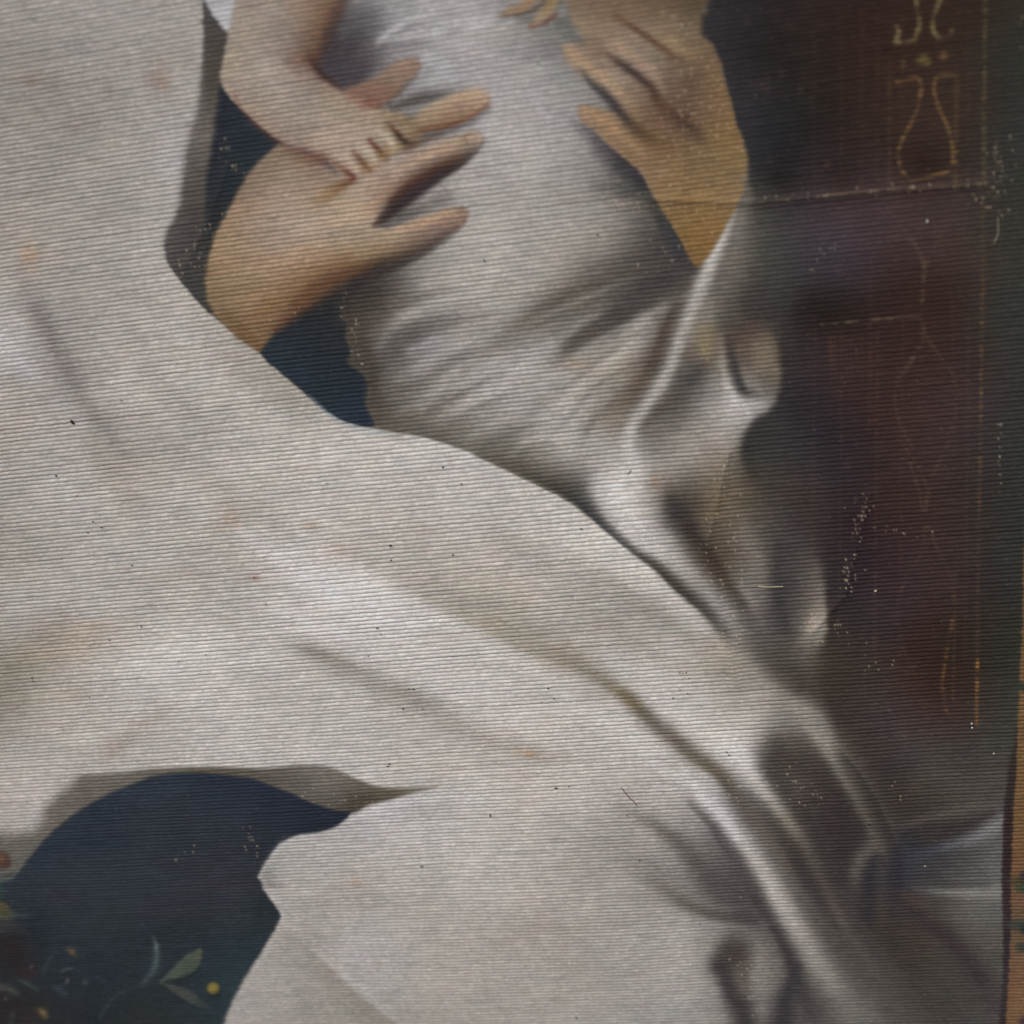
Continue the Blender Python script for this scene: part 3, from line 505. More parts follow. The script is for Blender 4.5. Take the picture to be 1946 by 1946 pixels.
stroke([(588, 110, 12, 6, .6), (606, 134, 8, 9), (634, 160, 7, 8), (662, 180, 6, 7, .9), (690, 198, 5, 6, .5)], [(90, 66, 58), (64, 48, 46), (68, 48, 42), (84, 60, 52), (110, 78, 66)])
area([(618, 80, 10), (650, 40, 26), (690, 40, 34), (716, 90, 34), (705, 140, 14), (672, 172, 5), (640, 160, 4), (612, 128, 4)], (76, 70, 76), 8, alpha=.8)
stroke([(690, 100, 14, .5), (730, 75, 12, .4), (790, 45, 10, .2)], (112, 107, 112))
stroke([(680, 50, 10, .3), (720, 22, 12, .3)], (120, 116, 122))
stroke([(716, 84, 5, .5), (742, 60, 6, .8), (775, 42, 7, .6), (820, 22, 8, .3)], (184, 181, 190))
stroke([(760, 92, 8, .4), (800, 84, 9, .4), (850, 72, 8, .2)], (136, 131, 138))
stroke([(800, 62, 8, .4), (860, 48, 10, .5), (930, 40, 10, .3)], (172, 169, 176))
stroke([(815, 110, 10, .4), (842, 128, 12, .6), (820, 158, 10, .5)], (174, 173, 182))
stroke([(655, 60, 16, .6), (700, 30, 18, .4)], (112, 108, 114))
stroke([(720, 75, 9, .3), (770, 68, 9, .5), (830, 60, 8, .3)], (176, 173, 182))
stroke([(700, 88, 6, .3), (760, 85, 6, .6), (810, 78, 6, .3)], (128, 122, 128), alpha=.7)
# upper finger
area([(653, 172), (708, 148), (739, 125), (765, 112), (790, 111), (800, 123), (791, 141), (771, 159), (752, 182), (729, 199), (700, 207), (676, 198)],
     [(670, 180, 122, 96, 82), (720, 160, 136, 112, 96), (770, 128, 148, 124, 107), (790, 125, 143, 118, 101), (740, 180, 125, 99, 84), (700, 200, 120, 86, 74)], 4)
stroke([(664, 186, 6, .5), (692, 202, 5, .8), (722, 202, 4, .6)], (112, 66, 54), alpha=.8)
stroke([(735, 198, 5, .5), (765, 170, 5, .6), (792, 144, 4, .4)], (100, 76, 66), alpha=.7)
stroke([(745, 205, 7, .7), (790, 190, 12, .9), (830, 182, 12, .8), (870, 172, 10, .5), (905, 163, 8, .2)], [(96, 88, 80), (92, 87, 82), (100, 95, 92), (118, 112, 112), (140, 136, 138)])

# --- the woman's hand
HAND = [(560, 290, 136, 112, 82), (500, 330, 138, 114, 86), (560, 330, 156, 132, 104), (610, 310, 138, 104, 86), (470, 390, 148, 120, 90), (540, 390, 162, 137, 110), (620, 370, 150, 126, 92), (680, 360, 164, 140, 112), (440, 450, 150, 122, 86), (510, 450, 158, 132, 106), (590, 430, 164, 140, 114), (660, 410, 164, 140, 112),
        (420, 510, 142, 114, 76), (480, 510, 150, 122, 86), (560, 490, 154, 124, 92), (640, 460, 158, 132, 100), (700, 440, 162, 138, 108), (410, 560, 130, 103, 66), (470, 570, 140, 111, 72), (540, 550, 144, 113, 74), (610, 520, 136, 106, 70), (680, 490, 144, 116, 76), (450, 620, 122, 94, 58), (500, 620, 124, 94, 56), (545, 595, 108, 78, 50), (600, 560, 106, 78, 54), (640, 530, 112, 82, 58),
        (750, 340, 162, 134, 110), (820, 300, 158, 130, 106), (880, 265, 160, 136, 108), (905, 260, 148, 124, 98), (760, 310, 166, 140, 118), (800, 330, 132, 96, 64), (740, 370, 140, 104, 74), (850, 305, 128, 92, 62),
        (760, 445, 164, 138, 108), (820, 425, 154, 126, 98), (870, 405, 146, 116, 90), (830, 445, 118, 88, 72), (770, 475, 124, 94, 60), (720, 490, 136, 106, 66)]
HAND = [(x, y, *(c + ((r + g + b) / 3 - c) * 0.16 for c in (r, g, b))) for x, y, r, g, b in HAND]
HAND = [(x, y, r * .97 + 7, g * .97 + 9, bb * .94 + 17) for x, y, r, g, bb in HAND]
area([(528, 274, 3), (560, 284, 6), (600, 300, 6), (640, 330, 5), (680, 335, 5), (734, 302, 4), (778, 284, 2.5), (829, 268, 2.5), (881, 252, 2.5), (907, 248, 2.5), (920, 262, 2.5), (915, 280, 2.5), (894, 293, 3), (855, 317, 4), (816, 336, 4), (778, 359, 4), (745, 382, 5), (722, 408, 5), (712, 430, 4), (735, 434, 3), (768, 424, 2.5), (816, 407, 2.5), (855, 394, 2.5), (880, 391, 2.5), (893, 404, 2.5), (884, 424, 3), (842, 451, 3), (804, 476, 3), (765, 490, 4), (720, 503, 5),
      (680, 518, 6), (645, 535, 7), (615, 556, 7), (588, 580, 6), (556, 606, 6), (524, 632, 5), (503, 655, 3), (494, 672, 2), (470, 655, 2.5), (440, 633, 2.5), (408, 600, 3), (392, 572, 4), (388, 535, 5), (393, 500, 4), (404, 455, 3.5), (424, 415, 3.5), (446, 375, 3.5), (468, 335, 4), (490, 308, 4), (512, 288, 3)], HAND, 3, sm=False)
# shading of that hand
stroke([(540, 282, 5, .5), (580, 292, 10, .7), (615, 302, 12, .7), (640, 318, 8, .4)], (118, 74, 66), alpha=.7)
stroke([(556, 300, 10, .3), (590, 306, 8, .6), (615, 300, 6, .4)], (104, 80, 56), alpha=.8)
stroke([(640, 312, 5, .4), (660, 328, 6, .9), (672, 338, 6, .9), (650, 352, 9, .8), (625, 368, 12, .6), (600, 384, 14, .3)], [(112, 80, 62), (94, 58, 48), (96, 58, 50), (108, 78, 52), (118, 92, 60), (132, 104, 76)])
stroke([(672, 290, 6, .6), (688, 308, 7, .95), (702, 324, 6, .8)], (104, 74, 56))
stroke([(690, 322, 10, .5), (712, 316, 10, .5), (735, 300, 8, .3)], (140, 114, 84))
stroke([(702, 266, 5, .7), (715, 281, 6, 1), (732, 296, 7, .9)], [(102, 62, 52), (94, 62, 48), (108, 82, 58)])
stroke([(722, 294, 9, .5), (748, 284, 10, .6), (770, 276, 8, .4)], (138, 114, 82))
stroke([(738, 234, 5, .6), (752, 250, 6, 1), (766, 265, 9, 1), (780, 272, 10, .8)], [(106, 66, 50), (84, 58, 44), (58, 48, 42), (66, 56, 46)])
stroke([(720, 248, 7, .6), (737, 264, 8, .9), (748, 280, 6, .6)], (190, 174, 152))
stroke([(684, 272, 7, .6), (700, 288, 7, .9), (712, 304, 6, .6)], (186, 168, 146))
stroke([(656, 300, 6, .5), (670, 314, 6, .8), (680, 326, 5, .5)], (180, 160, 138))
stroke([(600, 268, 12, .4), (632, 262, 14, .5), (670, 258, 12, .4)], (178, 160, 142))
stroke([(735, 238, 8, .3), (780, 230, 10, .6), (802, 216, 8, .6)], (122, 104, 82))
# second finger of the woman (upper, lit tip)
area([(790, 222, 6), (801, 207, 4), (828, 192), (855, 180), (890, 167), (915, 166), (931, 180), (928, 198), (894, 224), (855, 242), (815, 250, 4), (780, 270, 5), (770, 255, 8)],
     [(800, 230, 148, 128, 104), (830, 215, 160, 140, 116), (880, 190, 162, 140, 120), (915, 185, 164, 144, 124), (850, 235, 126, 100, 80), (900, 212, 138, 113, 94), (790, 255, 132, 110, 88)], 4)
stroke([(800, 248, 6, .6), (850, 240, 5, .9), (895, 222, 4, .8), (926, 200, 4, .6)], (106, 72, 54))
stroke([(812, 254, 3, 8, .7), (850, 248, 2, 8, .8), (895, 230, 2, 8, .6), (925, 208, 2, 9, .5)], (104, 96, 100))
stroke([(770, 285, 6, .5), (800, 268, 7, .7), (840, 254, 6, .4)], (104, 78, 56))
stroke([(905, 172, 4, .5), (922, 178, 4, .6)], (176, 160, 140))
# third finger underside and its shadow
stroke([(905, 286, 7, 6, .5), (858, 310, 12, 8, .9), (818, 330, 14, 9), (778, 353, 15, 10), (745, 381, 15, 8, .9)], [(112, 86, 66), (112, 76, 50), (104, 66, 44), (98, 62, 46), (92, 64, 54)])
stroke([(918, 276, 3, 10, .5), (885, 308, 4, 18, .9), (850, 330, 5, 23), (815, 352, 7, 26), (775, 380, 10, 22), (735, 412, 8, 14), (712, 426, 6, 6, .7)], [(120, 114, 116), (74, 66, 64), (58, 50, 50), (56, 47, 48), (56, 47, 48), (60, 50, 48), (90, 68, 56)])
stroke([(850, 375, 14, .4), (800, 398, 12, .5), (760, 412, 8, .6)], (96, 88, 86))
# fourth finger underside
stroke([(886, 420, 3, 5, .5), (842, 448, 7, 5, .9), (804, 472, 9, 6), (765, 487, 10, 6, .9), (720, 500, 10, 7, .7), (676, 517, 12, 8, .6)], [(110, 84, 72), (98, 72, 62), (96, 70, 54), (100, 74, 50), (104, 76, 48), (98, 70, 48)])
stroke([(870, 440, 4, 13, .4), (830, 466, 4, 18, .7), (790, 490, 5, 22, .9), (740, 512, 6, 26), (690, 538, 8, 32), (660, 562, 8, 26, .9), (665, 600, 6, 18, .6)], [(120, 114, 112), (96, 90, 86), (80, 74, 70), (64, 58, 56), (54, 49, 48), (52, 48, 47), (70, 64, 58)])
stroke([(640, 540, 14, .5), (600, 568, 14, .7), (560, 598, 12, .7), (525, 626, 9, .6)], (84, 60, 44), alpha=.8)
stroke([(700, 395, 16, .4), (650, 420, 18, .5), (590, 440, 18, .4)], (172, 150, 126))
stroke([(760, 435, 7, .4), (810, 420, 8, .7), (860, 402, 7, .6)], (172, 148, 122))
stroke([(745, 330, 8, .4), (800, 300, 9, .7), (860, 276, 8, .7), (900, 262, 6, .6)], (174, 150, 126))
stroke([(836, 205, 7, .5), (875, 188, 8, .8), (908, 178, 6, .6)], (172, 148, 122))
stroke([(660, 500, 20, .4), (600, 525, 24, .5), (540, 560, 24, .45), (490, 600, 20, .4)], (122, 92, 62))
stroke([(700, 505, 10, .5), (650, 522, 14, .7), (600, 548, 14, .7), (560, 580, 12, .6)], (92, 64, 46))
stroke([(893, 252, 3, .5), (884, 262, 4, .6), (888, 274, 3, .4)], (128, 102, 80))
stroke([(902, 250, 4, .6), (912, 262, 4, .6), (906, 276, 3, .3)], (178, 158, 136))
stroke([(620, 160, 8, .4), (660, 186, 9, .6), (710, 214, 8, .4)], (172, 152, 134))
stroke([(430, 600, 12, .5), (470, 640, 12, .7), (495, 655, 8, .6)], (100, 78, 50), alpha=.8)
# soft hollows in the white cloth
stroke([(690, 560, 18, .5), (685, 620, 14, .7), (688, 660, 14, .8), (710, 720, 14, .8), (715, 775, 16, .7), (760, 815, 16, .5)], [(66, 61, 57), (80, 73, 66), (80, 73, 67), (84, 76, 68), (92, 84, 74), (108, 100, 90)], alpha=.85)
stroke([(870, 600, 16, .3), (810, 620, 14, .7), (765, 645, 14, .8), (730, 680, 12, .5)], (112, 106, 104))
stroke([(830, 640, 9, .3), (780, 665, 10, .4)], (168, 166, 174))
stroke([(760, 690, 14, .3), (730, 730, 14, .3)], (132, 126, 120))

# --- hollow under the hem at the bottom left
edge_soft = 1.35
area([(0, 1582, 12), (58, 1580, 12), (82, 1556, 14), (84, 1538, 13), (102, 1517, 12), (128, 1498, 11), (144, 1482, 9), (156, 1472, 5), (182, 1470, 4), (233, 1467, 4), (285, 1461, 4), (388, 1457, 4), (500, 1459, 4), (535, 1456, 4), (570, 1453, 4), (606, 1453, 4), (638, 1460, 4), (661, 1472, 4), (700, 1489, 4), (728, 1496, 4), (766, 1498, 4), (810, 1496, 3), (835, 1495, 3), (780, 1509, 3), (740, 1521, 3), (700, 1530, 3), (672, 1544, 2.5),
      (600, 1560, 2), (470, 1640, 2), (480, 1700, 2), (400, 1900, 2), (300, 2210, 2), (-270, 2210, 2), (-270, 1582, 8)],
     [(20, 1610, 116, 112, 106), (40, 1640, 108, 106, 100), (95, 1560, 116, 109, 103), (120, 1525, 118, 110, 104), (165, 1490, 118, 108, 102), (220, 1480, 118, 112, 104), (300, 1468, 112, 106, 96), (400, 1464, 98, 92, 80), (500, 1468, 104, 98, 88), (560, 1480, 114, 108, 98), (610, 1490, 122, 115, 106), (650, 1500, 118, 111, 101), (700, 1508, 104, 96, 84), (690, 1525, 78, 71, 60), (740, 1505, 108, 98, 84), (790, 1500, 128, 118, 104), (600, 1515, 108, 102, 95)], 3)
HOLE = [(100, 1620, 37, 44, 54), (200, 1560, 36, 42, 52), (300, 1500, 37, 43, 53), (400, 1490, 33, 39, 50), (500, 1510, 31, 36, 48), (600, 1550, 30, 34, 45), (480, 1580, 34, 38, 46), (300, 1600, 39, 45, 53), (150, 1680, 38, 44, 52), (400, 1680, 42, 46, 53), (480, 1690, 38, 42, 49), (300, 1700, 38, 43, 51), (500, 1740, 31, 36, 41),
        (60, 1720, 36, 42, 50), (200, 1760, 35, 42, 49), (350, 1760, 34, 40, 47), (460, 1790, 34, 43, 49), (120, 1830, 30, 38, 46), (250, 1840, 32, 40, 47), (400, 1850, 36, 50, 56), (440, 1860, 38, 58, 64), (200, 1910, 28, 34, 40), (330, 1920, 32, 40, 44), (410, 1930, 38, 54, 58), (270, 1940, 33, 36, 34), (100, 1946, 30, 32, 34), (0, 1946, 34, 32, 34)]
HOLE = [(x, y, r + 7, g + 8 - max(0, g - 48) * .6, b + 7 - max(0, b - 54) * .6) for x, y, r, g, b in HOLE]
area([(-270, 1665, 3), (0, 1664, 3), (36, 1655, 3), (56, 1630, 3), (78, 1602, 3), (104, 1576, 3), (136, 1548, 3), (176, 1524, 3), (216, 1503, 3), (259, 1486, 3), (288, 1475, 3), (325, 1469, 3), (375, 1467, 3), (427, 1471, 2.5), (480, 1478, 2.5), (519, 1493, 2.5), (558, 1508, 2.5), (596, 1526, 2), (635, 1538, 2), (668, 1543, 2), (660, 1553, 2), (646, 1566, 2), (620, 1577, 2), (604, 1581, 2), (571, 1584, 2), (550, 1590, 2), (532, 1601, 2), (519, 1617, 2), (503, 1640, 2), (490, 1663, 2), (498, 1687, 2), (514, 1710, 2), (529, 1731, 2), (534, 1741, 2), (528, 1754, 2.5), (516, 1776, 3), (501, 1801, 3), (485, 1826, 3.5), (466, 1856, 4), (446, 1892, 4), (428, 1936, 4.5), (405, 2000, 4), (380, 2210, 4), (-270, 2210, 4)], HOLE, 3, sm=False)
stroke([(488, 1640, 2, 5, .4), (484, 1663, 2, 5, .0)], (90, 120, 130), alpha=.4)
for cx, cy, rr in ((300, 1730, 60), (420, 1650, 80), (180, 1640, 70), (330, 1560, 80)):
    blob(cx, cy, rr * 1.3, rr * .5, (52, 52, 58), .35)
stroke([(330, 1688, 9, .4), (430, 1690, 10, .5), (490, 1692, 8, .3)], (56, 54, 62))
for cx, cy, rx, ry, c, a in ((120, 1700, 60, 26, (50, 48, 56), .5), (250, 1640, 90, 30, (46, 52, 60), .4), (430, 1750, 50, 30, (52, 56, 60), .45), (455, 1680, 60, 8, (60, 56, 62), .5), (180, 1600, 60, 14, (34, 42, 54), .5), (380, 1530, 70, 14, (48, 54, 62), .4), (280, 1940, 40, 14, (58, 58, 50), .35), (250, 1815, 50, 16, (40, 48, 54), .5), (330, 1640, 70, 8, (54, 52, 58), .4), (70, 1760, 30, 40, (30, 38, 48), .5)):
    blob(cx, cy, rx, ry, c, a)
# bottom-left spray of flowers
blob(4, 1634, 18, 17, (70, 52, 44), .95, 4); blob(2, 1630, 9, 8, (118, 90, 72), .7); blob(12, 1644, 6, 4, (60, 44, 38), .6)
area([(-60, 1655), (0, 1662), (20, 1662), (36, 1654), (26, 1668), (6, 1674), (-60, 1680)], (112, 118, 108), 3, .7)
stroke([(-10, 1668, 6, .8), (4, 1690, 7, .8), (-4, 1710, 7, .6)], (60, 84, 80), alpha=.8)
area([(-60, 1708), (6, 1712), (22, 1726), (36, 1736), (24, 1744), (0, 1746), (-60, 1748)], [(0, 1722, 104, 84, 50), (4, 1736, 112, 114, 62), (24, 1738, 92, 100, 70)], 3)
stroke([(24, 1738, 5, .7), (44, 1738, 5, .7), (58, 1736, 4, .3)], (74, 88, 94))
stroke([(-10, 1756, 9, .9), (14, 1754, 8, .8), (30, 1758, 8, .4)], (80, 78, 66))
stroke([(-10, 1768, 6, .6), (10, 1766, 5, .4)], (84, 104, 100))
stroke([(10, 1772, 7, .5), (40, 1766, 7, .5), (52, 1774, 6, .3)], (66, 66, 58))
blob(14, 1800, 46, 36, (42, 32, 32), .9, 3); blob(22, 1796, 20, 12, (54, 36, 34), .6); blob(40, 1826, 26, 18, (46, 30, 32), .7)
blob(50, 1846, 22, 14, (66, 34, 38), .7); blob(10, 1845, 30, 16, (38, 36, 34), .6)
blob(4, 1890, 26, 20, (58, 34, 36), .7); blob(30, 1930, 50, 36, (46, 34, 32), .8, 3); blob(70, 1910, 30, 24, (44, 38, 34), .7); blob(60, 1945, 30, 14, (64, 40, 36), .6)
stroke([(-10, 1874, 7, .9), (14, 1876, 7, .9), (30, 1884, 6, .7), (36, 1890, 4, .4)], (96, 102, 90))
stroke([(38, 1860, 3, .6), (54, 1868, 4, .9), (72, 1879, 3, .6)], (78, 98, 88))
stroke([(100, 1874, 3, .5), (112, 1878, 6, .8), (124, 1886, 5, .6)], (74, 80, 98))
stroke([(82, 1852, 3, .5), (88, 1834, 4, .6), (96, 1820, 4, .5), (106, 1806, 4, .3)], (66, 80, 90))
stroke([(118, 1846, 2.5, .6), (126, 1840, 3.5, .9), (138, 1838, 2.5, .7)], (92, 108, 96))
stroke([(90, 1840, 9, .3), (110, 1846, 12, .3)], (42, 56, 54))
stroke([(130, 1801, 4, .6), (138, 1806, 6, 1), (144, 1812, 4, .6)], (142, 112, 62), alpha=.9); blob(147, 1816, 4, 4, (70, 50, 40), .6)
stroke([(74, 1918, 5, .9), (82, 1922, 7, 1), (87, 1930, 5, .8)], (148, 118, 66)); blob(72, 1918, 3, 5, (40, 32, 20), .7)
blob(129, 1863, 3, 5, (150, 136, 124), .9); blob(162, 1864, 4, 5, (108, 98, 100), .8); blob(60, 1836, 2.5, 4, (140, 130, 124), .8); blob(12, 1896, 2.5, 4, (140, 128, 116), .8)
stroke([(26, 1925, 4, .6), (20, 1945, 5, .5)], (70, 78, 82)); stroke([(130, 1932, 3, .4), (130, 1946, 4, .5)], (52, 62, 60))
stroke([(291, 1776, 2, .6), (297, 1790, 5, 1), (299, 1812, 7, 1), (296, 1832, 7, 1), (286, 1852, 6, 1), (272, 1866, 4, .8)], [(92, 112, 112), (106, 128, 130), (92, 124, 126), (86, 116, 118), (88, 104, 108), (90, 98, 104)])
stroke([(272, 1868, 2.5, .7), (250, 1876, 2.5, .5), (225, 1888, 3, .5), (205, 1906, 3, .5), (192, 1930, 4, .4)], (62, 74, 80))
stroke([(272, 1869, 2, .5), (300, 1867, 2, .5)], (66, 76, 76))
area([(303, 1865), (318, 1850), (336, 1830), (352, 1816), (370, 1806), (384, 1801), (383, 1820), (376, 1838), (362, 1850), (340, 1857), (320, 1861)],
     [(330, 1850, 108, 124, 104), (360, 1825, 104, 122, 96), (380, 1806, 122, 128, 92), (365, 1842, 84, 106, 86)], 1.8)
area([(304, 1866), (325, 1868), (345, 1874), (365, 1884), (382, 1898), (392, 1908), (402, 1916), (382, 1913), (360, 1906), (342, 1896), (322, 1880)],
     [(325, 1873, 92, 98, 88), (360, 1892, 98, 104, 94), (395, 1911, 66, 74, 70)], 1.8)
stroke([(310, 1870, 2, .5), (340, 1894, 2.5, .7), (375, 1914, 2.5, .5)], (24, 30, 36)); stroke([(315, 1862, 2, .4), (350, 1858, 3, .6), (378, 1842, 3, .4)], (24, 30, 36))
blob(409, 1888, 14, 10, (26, 32, 34), .8); blob(405, 1877, 12, 11, (146, 126, 50), 1, 5); blob(404, 1874, 6, 5, (160, 140, 62), .5); blob(407, 1884, 9, 4, (116, 104, 44), .5)
i0, i1, j0, j1 = window(-200, 1590, 440, 2200)      # the spray is printed in dull inks
q = img[j0:j1, i0:i1]; g_ = q.mean(2, keepdims=True); base_ = np.array([36, 43, 50], np.float32)
m_ = (np.clip((440 - gx[i0:i1]) / 60, 0, 1)[None, :] * np.clip((gx[j0:j1] - 1690) / 40, 0, 1)[:, None])[..., None]
dull = g_ + (q - g_) * .72; dull = base_ + (dull - base_) * .70
img[j0:j1, i0:i1] = np.where(q.mean(2, keepdims=True) < 118, q * (1 - m_) + dull * m_, q)
# folds of the lower robe
stroke([(540, 1762, 2, 30, .15), (575, 1796, 2, 34, .4), (604, 1820, 2.5, 40, .7), (635, 1848, 5, 46, .9), (662, 1874, 5, 50, .95), (700, 1908, 5, 52, .95), (742, 1940, 5, 52, .9), (800, 1990, 5, 52, .9)], (136, 128, 116), alpha=.6)
stroke([(610, 1815, 9, .3), (670, 1866, 10, .5), (745, 1928, 12, .4)], (174, 170, 170), alpha=.8)
stroke([(540, 1590, 6, .3), (512, 1630, 6, .6), (498, 1663, 5, .6), (510, 1695, 5, .5), (536, 1735, 5, .4), (520, 1785, 5, .4), (490, 1835, 5, .4), (455, 1890, 5, .3)], (178, 178, 184), alpha=.6)
stroke([(680, 1552, 8, .4), (740, 1530, 8, .7), (800, 1518, 10, .5), (870, 1515, 14, .2)], (184, 182, 190))
stroke([(550, 1222, 14, .3), (600, 1240, 14, .7), (650, 1258, 14, .6), (710, 1285, 16, .4), (770, 1315, 16, .6), (815, 1335, 14, .5), (860, 1352, 14, .2)], [(150, 143, 138), (134, 127, 118), (142, 133, 125), (152, 144, 137), (140, 132, 126), (144, 137, 132), (155, 148, 144)])
stroke([(40, 520, 20, .2), (70, 590, 22, .6), (105, 660, 20, .75), (135, 715, 18, .7), (165, 770, 18, .6), (195, 810, 18, .5), (235, 860, 20, .3)], (134, 125, 123))
stroke([(10, 640, 14, .4), (40, 690, 16, .6), (75, 730, 14, .4)], (176, 173, 178))
stroke([(440, 1000, 14, .3), (500, 1040, 17, .6), (560, 1080, 19, .8), (640, 1120, 20, .8), (720, 1160, 18, .6), (800, 1190, 18, .4)], (190, 186, 190))
stroke([(520, 1160, 14, .2), (600, 1190, 16, .5), (680, 1210, 14, .4)], (188, 184, 192))
stroke([(360, 890, 20, .2), (440, 950, 24, .4), (510, 1010, 22, .4)], (184, 178, 174))
stroke([(150, 1280, 30, .2), (280, 1255, 30, .5), (420, 1240, 28, .5), (520, 1250, 24, .3)], (184, 180, 178))
stroke([(120, 1180, 26, .3), (60, 1240, 26, .4), (10, 1280, 24, .5)], (142, 134, 118))
stroke([(760, 1120, 20, .2), (880, 1170, 24, .35), (980, 1215, 22, .4)], (152, 143, 126))
stroke([(940, 1010, 30, .2), (1050, 1080, 36, .4), (1150, 1130, 34, .4), (1240, 1190, 30, .3)], (154, 146, 136))
stroke([(582, 1074, 14, .4), (660, 1100, 16, .6), (747, 1136, 18, .7), (860, 1190, 18, .6), (995, 1264, 20, .5), (1077, 1308, 18, .4)], (188, 184, 184))
stroke([(582, 1236, 16, .3), (660, 1275, 22, .5), (747, 1321, 24, .55), (830, 1360, 24, .5), (912, 1402, 22, .45), (1011, 1430, 20, .3)], (146, 138, 130))
stroke([(1080, 1060, 20, .2), (1160, 1112, 22, .5), (1240, 1165, 22, .55), (1324, 1222, 20, .5), (1390, 1270, 20, .4)], (146, 138, 127))
stroke([(1040, 1300, 16, .3), (1120, 1350, 20, .5), (1200, 1410, 20, .5), (1270, 1470, 16, .4)], (184, 179, 177))
stroke([(330, 620, 20, .2), (420, 720, 26, .4), (520, 800, 26, .4), (620, 870, 24, .3)], (186, 180, 174))
stroke([(250, 640, 20, .2), (320, 740, 24, .35), (400, 830, 24, .3)], (150, 142, 134))
stroke([(300, 820, 20, .2), (380, 900, 24, .35), (470, 970, 24, .35), (560, 1020, 20, .2)], (152, 143, 132))
stroke([(170, 830, 18, .3), (210, 900, 20, .4), (250, 960, 20, .2)], (150, 140, 128))
stroke([(330, 1345, 16, .2), (280, 1375, 16, .4), (230, 1410, 16, .5), (200, 1440, 14, .3)], (152, 138, 128))
stroke([(1090, 1150, 26, .25), (1160, 1190, 26, .4), (1220, 1230, 24, .35), (1290, 1270, 20, .15)], (146, 138, 128))

edge_soft = 1.0
# --- gold tooling of the panel
gilding = True
G1 = (128, 116, 80)
for pts in ([(1737, -30), (1740, 0), (1745, 26), (1747, 47), (1742, 62), (1736, 75), (1724, 80), (1706, 80)], [(1703, 48), (1708, 62), (1700, 78)],
            [(1790, -30), (1785, 0), (1777, 21), (1772, 44), (1775, 62), (1786, 71), (1803, 69), (1809, 56)]):
    stroke(pts, G1, 4, 4, alpha=.85, power=3)
for pts in ([(1703, 154), (1724, 150), (1742, 148), (1751, 160), (1748, 181), (1744, 205), (1728, 238), (1715, 264), (1707, 292), (1713, 322), (1730, 342)],
            [(1822, 141), (1800, 142), (1781, 145), (1775, 160), (1777, 184), (1785, 207), (1795, 228), (1806, 259), (1811, 292), (1808, 318), (1790, 330), (1760, 336), (1735, 342)]):
    stroke(pts, (118, 92, 58), 3.4, 3.4, alpha=.85, power=3)
blob(1716, 118, 5, 13, (110, 98, 64), .8, 3); blob(1755, 116, 14, 12, (116, 106, 62), .8, 4); blob(1792, 105, 9, 9, (112, 90, 60), .7, 3)
for x0, y0, x1, y1, a, c in ((1690, 120, 1690, 360, .35, (80, 64, 42)), (1638, 20, 1636, 380, .22, (78, 58, 50)), (1818, 130, 1816, 360, .55, (92, 72, 42)), (1872, -60, 1869, 330, .6, (88, 80, 56)), (1869, 330, 1867, 640, .35, (96, 72, 46)), (1866, 560, 1860, 960, .5, (96, 70, 48)), (1860, 960, 1857, 1250, .35, (86, 66, 50)), (1858, 1250, 1856, 1375, .75, (116, 82, 44)),
                             (1757, 495, 1752, 575, .45, (88, 78, 58)), (1655, 500, 1655, 620, .28, (78, 54, 48)), (1752, 590, 1750, 680, .3, (76, 62, 54)), (1738, 670, 1712, 705, .4, (78, 66, 60)), (1654, 600, 1652, 800, .25, (80, 56, 50)), (1577, 640, 1590, 740, .3, (86, 58, 48)), (1810, 560, 1812, 900, .15, (80, 58, 50)), (1730, 880, 1742, 920, .4, (84, 74, 64)), (1745, 920, 1752, 970, .3, (84, 66, 58)),
                             (1815, 1090, 1812, 1330, .35, (90, 70, 52)), (1810, 1180, 1790, 1300, .45, (104, 78, 46)), (1790, 1300, 1800, 1360, .4, (100, 70, 44)), (1720, 1280, 1780, 1282, .3, (88, 66, 50)), (1690, 1272, 1740, 1268, .4, (84, 66, 54))):
    stroke([(x0, y0), ((x0 + x1) / 2, (y0 + y1) / 2), (x1, y1)], tuple(q * 1.2 for q in c), 3.6, 3.6, alpha=a, power=3)
stroke([(1440, 382), (1500, 376), (1550, 371), (1620, 366), (1700, 361), (1775, 355), (1830, 351), (1875, 347)], (120, 106, 82), 2.6, 2.6, alpha=.55, power=3)
stroke([(1560, 616), (1650, 608), (1700, 605), (1750, 602)], (112, 100, 84), 2.4, 2.4, alpha=.5, power=3)
stroke([(1460, 615), (1500, 620)], (90, 84, 78), 3, 3, alpha=.2)
for cx, cy, a in ((1420, 40, .3), (1480, 30, .3), (1500, 50, .35), (1560, 45, .3), (1460, 150, .5), (1450, 160, .4), (1458, 175, .5), (1455, 190, .4), (1530, 150, .6), (1520, 170, .4), (1465, 305, .5), (1572, 315, .4), (1610, 20, .3), (1485, 140, .4)):
    blob(cx, cy, 6, 9, (86, 62, 56), a)
blob(1610, 880, 8, 8, (96, 80, 82), .4); blob(1660, 790, 8, 9, (84, 46, 42), .5); blob(1480, 175, 20, 8, (58, 42, 42), .5)
